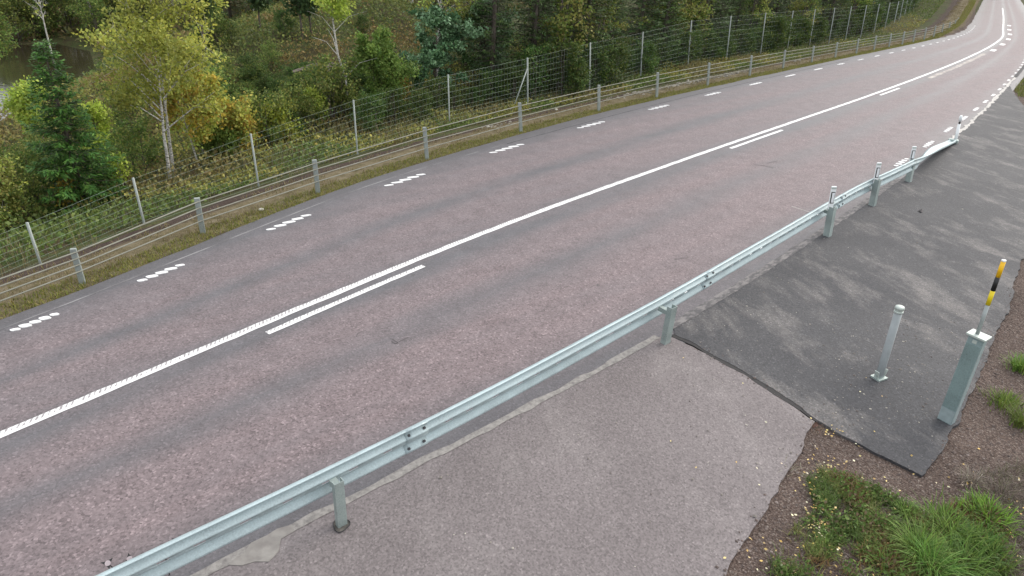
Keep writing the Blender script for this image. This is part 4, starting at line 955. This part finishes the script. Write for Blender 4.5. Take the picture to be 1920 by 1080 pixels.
# dead branches lying on the slope
mb = MB(); p, z = at(610, 148, 0)
e = empty('fallen_branch', (*p, z), 'grey dead branches lying across the slope left of the crooked birch', 'branch')
for k in range(9):
    x0 = rt.uniform(-1.6, 1.6); y0 = rt.uniform(-.8, .8); az = rt.uniform(-.5, .5); l = rt.uniform(.8, 1.8)
    mb.tube([(x0, y0, .25), (x0 + math.cos(az) * l * .5, y0 + math.sin(az) * l * .5, .55), (x0 + math.cos(az) * l, y0 + math.sin(az) * l, .45)], [.035, .025, .008], 5, False)
mb.build('twig', simple('dead_wood', (.26, .21, .18), .9), e)

# ------------------------------------------------------------------ undergrowth
n = 330000
a = np.where(rng.uniform(size=n) < .75, rng.uniform(-8, 45, n), rng.uniform(45, 112, n)); dd = 3.0 + 34 * rng.uniform(0, 1, n) ** 1.25; b = lgrass(a) + dd
x = a * AX[0] + b * BX[0]; y = a * AX[1] + b * BX[1]; ok = (poly_sd(x, y, POND) > .3) & ((a < 24) | (dd < 12)); x, y, dd, a = x[ok], y[ok], dd[ok], a[ok]; n = len(x)
z = height(x, y); big = vnoise(x, y, 1.3, 71) * .6 + vnoise(x, y, .45, 72) * .4
tall = np.where(dd < 6, .45, .75) * (.15 + big ** 1.5)
P = np.stack([x, y, z + rng.uniform(0, 1, n) * tall], 1)
m1 = vnoise(x, y, 3.1, 73) + .35 * (vnoise(x, y, .8, 74) - .5)
knoll = np.exp(-(((x + 11.5) / 9) ** 2 + ((y - 36) / 10) ** 2)) > .3
cA = mixcol([(.060, .085, .022), (.085, .105, .028), (.05, .07, .02)], n); cB = mixcol([(.13, .125, .035), (.17, .15, .04), (.10, .11, .03)], n); cC = mixcol([(.11, .085, .035), (.10, .085, .03), (.13, .12, .045)], n)
col = np.where((m1 < .48)[:, None], cA, np.where((m1 < .72)[:, None], cB, cC)); kc = np.where((m1 < .6)[:, None], mixcol([(.075, .085, .028), (.055, .075, .022), (.10, .105, .03)], n), mixcol([(.12, .085, .035), (.10, .085, .03)], n)); col = np.where(knoll[:, None], kc, col)
Lq = rng.uniform(.05, .12, n) * (1 + dd / 40); D = rdir(n, .8)
o = quads('undergrowth', P, D, rdir(n, .6), Lq, Lq * rng.uniform(.35, .8, n), 1.55 * col * (.8 + .6 * rng.uniform(size=(n, 1))), M['herb'])
tag(o, 'olive, green and rust coloured undergrowth covering the forest floor beyond the fence', 'undergrowth', kind='stuff')
n = 90000; x = rng.uniform(-75, 10, n); y = rng.uniform(25, 95, n); a, b = AB(x, y); dd = b - lgrass(a); k = (dd > 30) & (poly_sd(x, y, POND) > .2) & (x / y > -1.1); x, y = x[k], y[k]; n = len(x)
P = np.stack([x, y, height(x, y) + rng.uniform(0, .9, n) ** 1.5 * vnoise(x, y, 2.1, 77)], 1); Lq = rng.uniform(.15, .4, n)
tag(quads('far_undergrowth', P, rdir(n, .6), rdir(n, .6), Lq, Lq * .5, mixcol([(.12, .11, .04), (.09, .10, .035), (.16, .13, .06), (.15, .10, .05)], n), M['herb']), 'brown and olive undergrowth around and beyond the pond', 'undergrowth', kind='stuff')
# long pale grasses behind the fence
n = 26000; a = rng.uniform(-6, 50, n); dd = rng.uniform(1.9, 7.5, n); b = lgrass(a) + dd
x = a * AX[0] + b * BX[0]; y = a * AX[1] + b * BX[1]; k = rng.uniform(size=n) < sstep(.3, .7, vnoise(x, y, 1.6, 81)) * np.where(dd < 3.2, .35, 1); x, y = x[k], y[k]; n = len(x)
P = np.stack([x, y, height(x, y)], 1)
o = blades('tall_grass', P, rng.uniform(0, 6.28, n), rng.uniform(.2, .65, n), rng.uniform(.2, 1.3, n), rng.uniform(.008, .016, n), mixcol([(.16, .15, .07), (.10, .12, .04), (.20, .17, .09), (.13, .10, .06)], n), M['herb'])
tag(o, 'pale dry grass standing in the ditch and along the foot of the wire fence', 'grass', kind='stuff')
# mossy verge beside the asphalt
def verge(name, n, dlo, dhi, L0, L1, pal, label, arange=(-8, 112), pw=1.0, thr=None):
    a = rng.uniform(*arange, n); dd = dlo + (dhi - dlo) * rng.uniform(0, 1, n) ** pw; dd = dd + .10 * (vnoise(a, a * 0, .8, 91) - .5) + .10 * (vnoise(a, a * 0, .25, 92) - .5); b = lgrass(a) + np.maximum(dd, -.03)
    x = a * AX[0] + b * BX[0]; y = a * AX[1] + b * BX[1]; k = rng.uniform(size=n) < (sstep(*thr, vnoise(x, y, .35, 93)) if thr else 1.0); x, y, dd = x[k], y[k], dd[k]; n = len(x)
    P = np.stack([x, y, height(x, y)], 1)
    o = blades(name, P, rng.uniform(0, 6.28, n), rng.uniform(L0, L1, n), rng.uniform(.4, 1.9, n), rng.uniform(.006, .014, n), mixcol(pal, n), M['herb'], seg=2)
    tag(o, label, 'grass', kind='stuff')
verge('grass', 95000, -.02, .62, .03, .09, [(.15, .16, .03), (.19, .18, .04), (.11, .13, .025), (.21, .18, .06)], 'mossy yellow-green grass strip along the far edge of the road', pw=1.1)
verge('dry_grass', 60000, .35, 1.7, .04, .14, [(.20, .165, .08), (.17, .14, .06), (.25, .21, .13), (.14, .13, .045)], 'dry straw-coloured grass under and behind the cable barrier', thr=(.25, .75))
# verge on the far right side, beyond the narrowing tarmac
n = 22000; a = rng.uniform(38, 75, n); b = joint(a) - .35 - 3.5 * rng.uniform(0, 1, n); x = a * AX[0] + b * BX[0]; y = a * AX[1] + b * BX[1]
k = poly_sd(x, y, DP) > .1; x, y = x[k], y[k]; n = len(x); P = np.stack([x, y, height(x, y)], 1)
tag(blades('grass', P, rng.uniform(0, 6.28, n), rng.uniform(.08, .3, n), rng.uniform(.4, 1.6, n), rng.uniform(.015, .03, n), mixcol([(.10, .13, .03), (.16, .16, .045), (.13, .15, .03)], n), M['herb'], seg=2), 'green grass on the right roadside beyond the end of the tarmac', 'grass', kind='stuff')

# ------------------------------------------------------------------ weeds in the near right corner
def patch_pts(n, poly, jitter=.0):
    P = np.array([G(*q) for q in poly]); lo, hi = P.min(0), P.max(0); xy = rng.uniform(lo, hi, (n * 3, 2)); xy = xy[poly_sd(xy[:, 0], xy[:, 1], P) < 0][:n]; return xy
weeds = [(1512, 893), (1540, 880), (1600, 895), (1660, 925), (1700, 945), (1745, 975), (1780, 950), (1830, 940), (1868, 965), (1880, 1010), (1885, 1090), (1430, 1090), (1450, 1040), (1490, 985), (1530, 960)]
xy = patch_pts(17000, weeds); n = len(xy); gtone = vnoise(xy[:, 0], xy[:, 1], .32, 95); k = rng.uniform(size=n) < sstep(.15, .5, vnoise(xy[:, 0], xy[:, 1], .2, 96) * (.55 + .75 * sstep(3.1, 4.6, xy[:, 0]))) + .06; xy, gtone = xy[k], gtone[k]; n = len(xy)
P = np.stack([xy[:, 0], xy[:, 1], height(xy[:, 0], xy[:, 1])], 1)
col = np.where((gtone < .42)[:, None], mixcol([(.08, .13, .03), (.11, .17, .04), (.06, .10, .025)], n), np.where((gtone < .7)[:, None], mixcol([(.14, .18, .045), (.10, .15, .035), (.19, .18, .07)], n), mixcol([(.20, .12, .05), (.16, .15, .05), (.13, .08, .045)], n)))
tag(blades('weeds', P, rng.uniform(0, 6.28, n), rng.uniform(.04, .16, n), rng.uniform(.6, 2.0, n), rng.uniform(.004, .009, n), col, M['herb']), 'patchy green and reddish weeds on the gravel in the lower right corner', 'weeds', kind='stuff')
xy = patch_pts(12000, weeds); n = len(xy); k = rng.uniform(size=n) < sstep(.22, .6, vnoise(xy[:, 0], xy[:, 1], .22, 97) * (.45 + .75 * sstep(3.1, 4.6, xy[:, 0]))); xy = xy[k]; n = len(xy)
P = np.stack([xy[:, 0], xy[:, 1], height(xy[:, 0], xy[:, 1]) + rng.uniform(.0, .10, n)], 1)
tag(quads('ground_cover', P, rdir(n, .4), rdir(n, 1.2), rng.uniform(.02, .06, n), rng.uniform(.014, .034, n), mixcol([(.09, .15, .035), (.07, .12, .03), (.13, .19, .05), (.12, .09, .05)], n), M['herb']), 'small-leaved green ground cover among the weeds in the lower right corner', 'ground cover', kind='stuff')
def tuft(px_, py_, n, L, label, pal, wd=(.005, .010), spread=.06, bend=(.4, 2.3), name='grass_tuft', cat='grass tuft', lenvar=.45):
    q = G(px_, py_); e_n = n
    P = np.stack([rng.normal(0, spread, n), rng.normal(0, spread, n), np.full(n, -.02)], 1); az = np.arctan2(P[:, 1], P[:, 0]) + rng.normal(0, .6, n)
    o = blades(name, P, az, L * rng.uniform(lenvar, 1, n), rng.uniform(*bend, n), rng.uniform(*wd, n), mixcol(pal, n, .35), M['herb'], seg=5)
    o.location = (q[0], q[1], float(height(q[0], q[1]))); tag(o, label, cat); return o
GP = [(.11, .21, .035), (.15, .27, .05), (.08, .16, .03), (.20, .30, .08)]
tuft(1718, 1040, 420, .42, 'big bright green tuft of long arching grass in the lower right corner', GP)
tuft(1745, 1072, 260, .42, 'long grass tuft right below the biggest bright green tuft', GP)
tuft(1785, 1015, 300, .34, 'bushy green grass tuft just right of the biggest tuft', GP, spread=.09)
tuft(1835, 1030, 320, .30, 'dense dark green plant tuft near the right end of the weeds', [(.06, .13, .03), (.09, .18, .035)], (.006, .014), .09, (.3, 1.5))
tuft(1850, 975, 360, .26, 'fresh green leafy tuft at the top right of the weed patch', [(.12, .24, .03), (.15, .28, .04), (.09, .18, .03)], (.010, .022), .12, (.4, 1.6))
tuft(1700, 965, 160, .20, 'small spiky green tuft at the top edge of the weed patch', GP, (.006, .012), .05)
tuft(1548, 1032, 110, .17, 'small light green tuft low in the weed patch near the pavement', GP, (.006, .010), .04)
tuft(1620, 1040, 140, .16, 'brownish tuft with orange middle left of the big green tuft', [(.22, .15, .05), (.15, .14, .05), (.25, .17, .06)], (.004, .008), .035)
tuft(1820, 905, 150, .24, 'dry grey-brown grass tuft above the green weeds', [(.22, .18, .15), (.16, .13, .11), (.28, .24, .20)], (.004, .008), .05)
tuft(1880, 925, 90, .20, 'wispy dry tuft at the right between gravel and weeds', [(.22, .18, .15), (.16, .13, .11)], (.003, .006), .06)
tuft(1525, 800, 70, .10, 'tiny rusty tuft at the joint between the two pavements', [(.22, .13, .09), (.16, .12, .06)], (.004, .007), .05)
tuft(1480, 880, 26, .16, 'thin pale stalks at the pavement edge', [(.25, .24, .18), (.30, .28, .2)], (.003, .005), .05)
tuft(1885, 755, 220, .22, 'green plant tuft on the gravel at the right edge behind the cabinet', [(.10, .17, .03), (.14, .20, .04)], (.008, .018), .10, (.4, 1.6))
tuft(1915, 690, 260, .30, 'green leafy tuft cut off by the right edge of the picture', [(.10, .17, .03), (.15, .20, .04)], (.008, .018), .08, (.4, 1.6))
tuft(1915, 790, 240, .28, 'olive green tuft at the right edge below the leafy one', [(.13, .16, .04), (.10, .14, .03)], (.008, .016), .08, (.4, 1.6))
tuft(1765, 985, 260, .30, 'leafy green plant tuft between the biggest tuft and the top of the weed patch', [(.12, .23, .04), (.09, .17, .035)], (.010, .020), .10, (.4, 1.8))
tuft(1800, 1065, 300, .34, 'dark green leafy tuft at the lower picture edge right of the long grass', [(.08, .16, .035), (.11, .20, .04)], (.008, .018), .10, (.4, 1.8))
tuft(1665, 1065, 180, .24, 'thin green tuft at the lower picture edge left of the biggest tuft', GP, (.005, .010), .10)
tuft(1655, 985, 150, .16, 'low broad-leaved green tuft in the middle of the weed patch', [(.10, .17, .035), (.13, .20, .04)], (.010, .020), .045, (.6, 2.0))
tuft(1590, 920, 130, .15, 'low olive tuft at the top left of the weed patch', [(.13, .16, .04), (.18, .17, .05)], (.006, .012), .06, (.6, 2.0))
tuft(1870, 1060, 200, .28, 'tall mixed green tuft closing the weed patch on the right', [(.10, .17, .035), (.14, .19, .045)], (.006, .014), .12, (.3, 1.6))
# brown dead plants on the right
xy = patch_pts(1500, [(1800, 900), (1870, 880), (1960, 850), (1980, 1090), (1890, 1090), (1880, 1000), (1850, 940)]); n = len(xy); P = np.stack([xy[:, 0], xy[:, 1], height(xy[:, 0], xy[:, 1])], 1)
tag(blades('dead_grass', P, rng.uniform(0, 6.28, n), rng.uniform(.05, .2, n), rng.uniform(.8, 2.2, n), rng.uniform(.003, .007, n), mixcol([(.12, .10, .08), (.08, .065, .05), (.17, .15, .12), (.09, .10, .04)], n), M['herb']), 'brown dead grass and stems at the right end of the weed patch', 'dead grass', kind='stuff')
n = 150000; r_ = rng.uniform(0, 1, n) ** 1.4 * 32; a = rng.uniform(-12, 70, n); x = a * AX[0] + (joint(a) - r_) * BX[0]; y = a * AX[1] + (joint(a) - r_) * BX[1]
core = np.array([(-4, -6), (3.1, 3.4), (4.6, 6.2), (6.9, 8.0), (9.5, 12), (26, 22), (36, 40), (60, 62), (90, 95), (140, 150), (60, 90), (0, 20), (-20, -3)], float)
k = poly_sd(x, y, core) > 1.7 + 1.2 * vnoise(x, y, .9, 55); x, y = x[k], y[k]; n = len(x); P = np.stack([x, y, height(x, y)], 1); tn = vnoise(x, y, 1.7, 56)
tag(blades('roadside_grass', P, rng.uniform(0, 6.28, n), rng.uniform(.06, .38, n) * (.4 + tn), rng.uniform(.4, 1.8, n), rng.uniform(.008, .02, n), np.where((tn < .5)[:, None], mixcol([(.09, .14, .03), (.13, .17, .04), (.07, .11, .03)], n), mixcol([(.17, .16, .06), (.14, .15, .045), (.20, .17, .09)], n)), M['herb'], seg=2), 'mixed green and straw coloured grass beyond the gravel on the right', 'grass', kind='stuff')
# yellow fallen leaves
pts = []
for (px_, py_, sx, sy, k) in ((1528, 930, 10, 40, 60), (1540, 985, 14, 25, 40), (1560, 812, 12, 5, 16), (1555, 875, 22, 8, 18), (1600, 1000, 90, 60, 70), (1440, 1060, 40, 30, 24), (1780, 950, 70, 50, 26), (1900, 980, 25, 70, 16), (1680, 900, 70, 30, 14), (1500, 870, 120, 100, 22)):
    for _ in range(k): pts.append(G(px_ + rng.normal(0, sx), py_ + rng.normal(0, sy)))
xy = np.array(pts); n = len(xy); zz = height(xy[:, 0], xy[:, 1]) + .02 + rng.uniform(0, .05, n)
inn = (poly_sd(xy[:, 0], xy[:, 1], LP) < 0) | (poly_sd(xy[:, 0], xy[:, 1], DP) < 0); zz = np.where(inn, .03, zz)
D = rng.normal(size=(n, 3)); D[:, 2] = rng.normal(0, .12, n)
tag(quads('fallen_leaves', np.stack([xy[:, 0], xy[:, 1], zz], 1), D, rdir(n, 3.5), rng.uniform(.018, .042, n), rng.uniform(.015, .03, n), mixcol([(.60, .48, .22), (.55, .38, .12), (.66, .60, .42), (.42, .30, .12)], n, .2), M['litter']), 'small yellow birch leaves fallen on gravel and weeds', 'fallen leaves', kind='stuff')
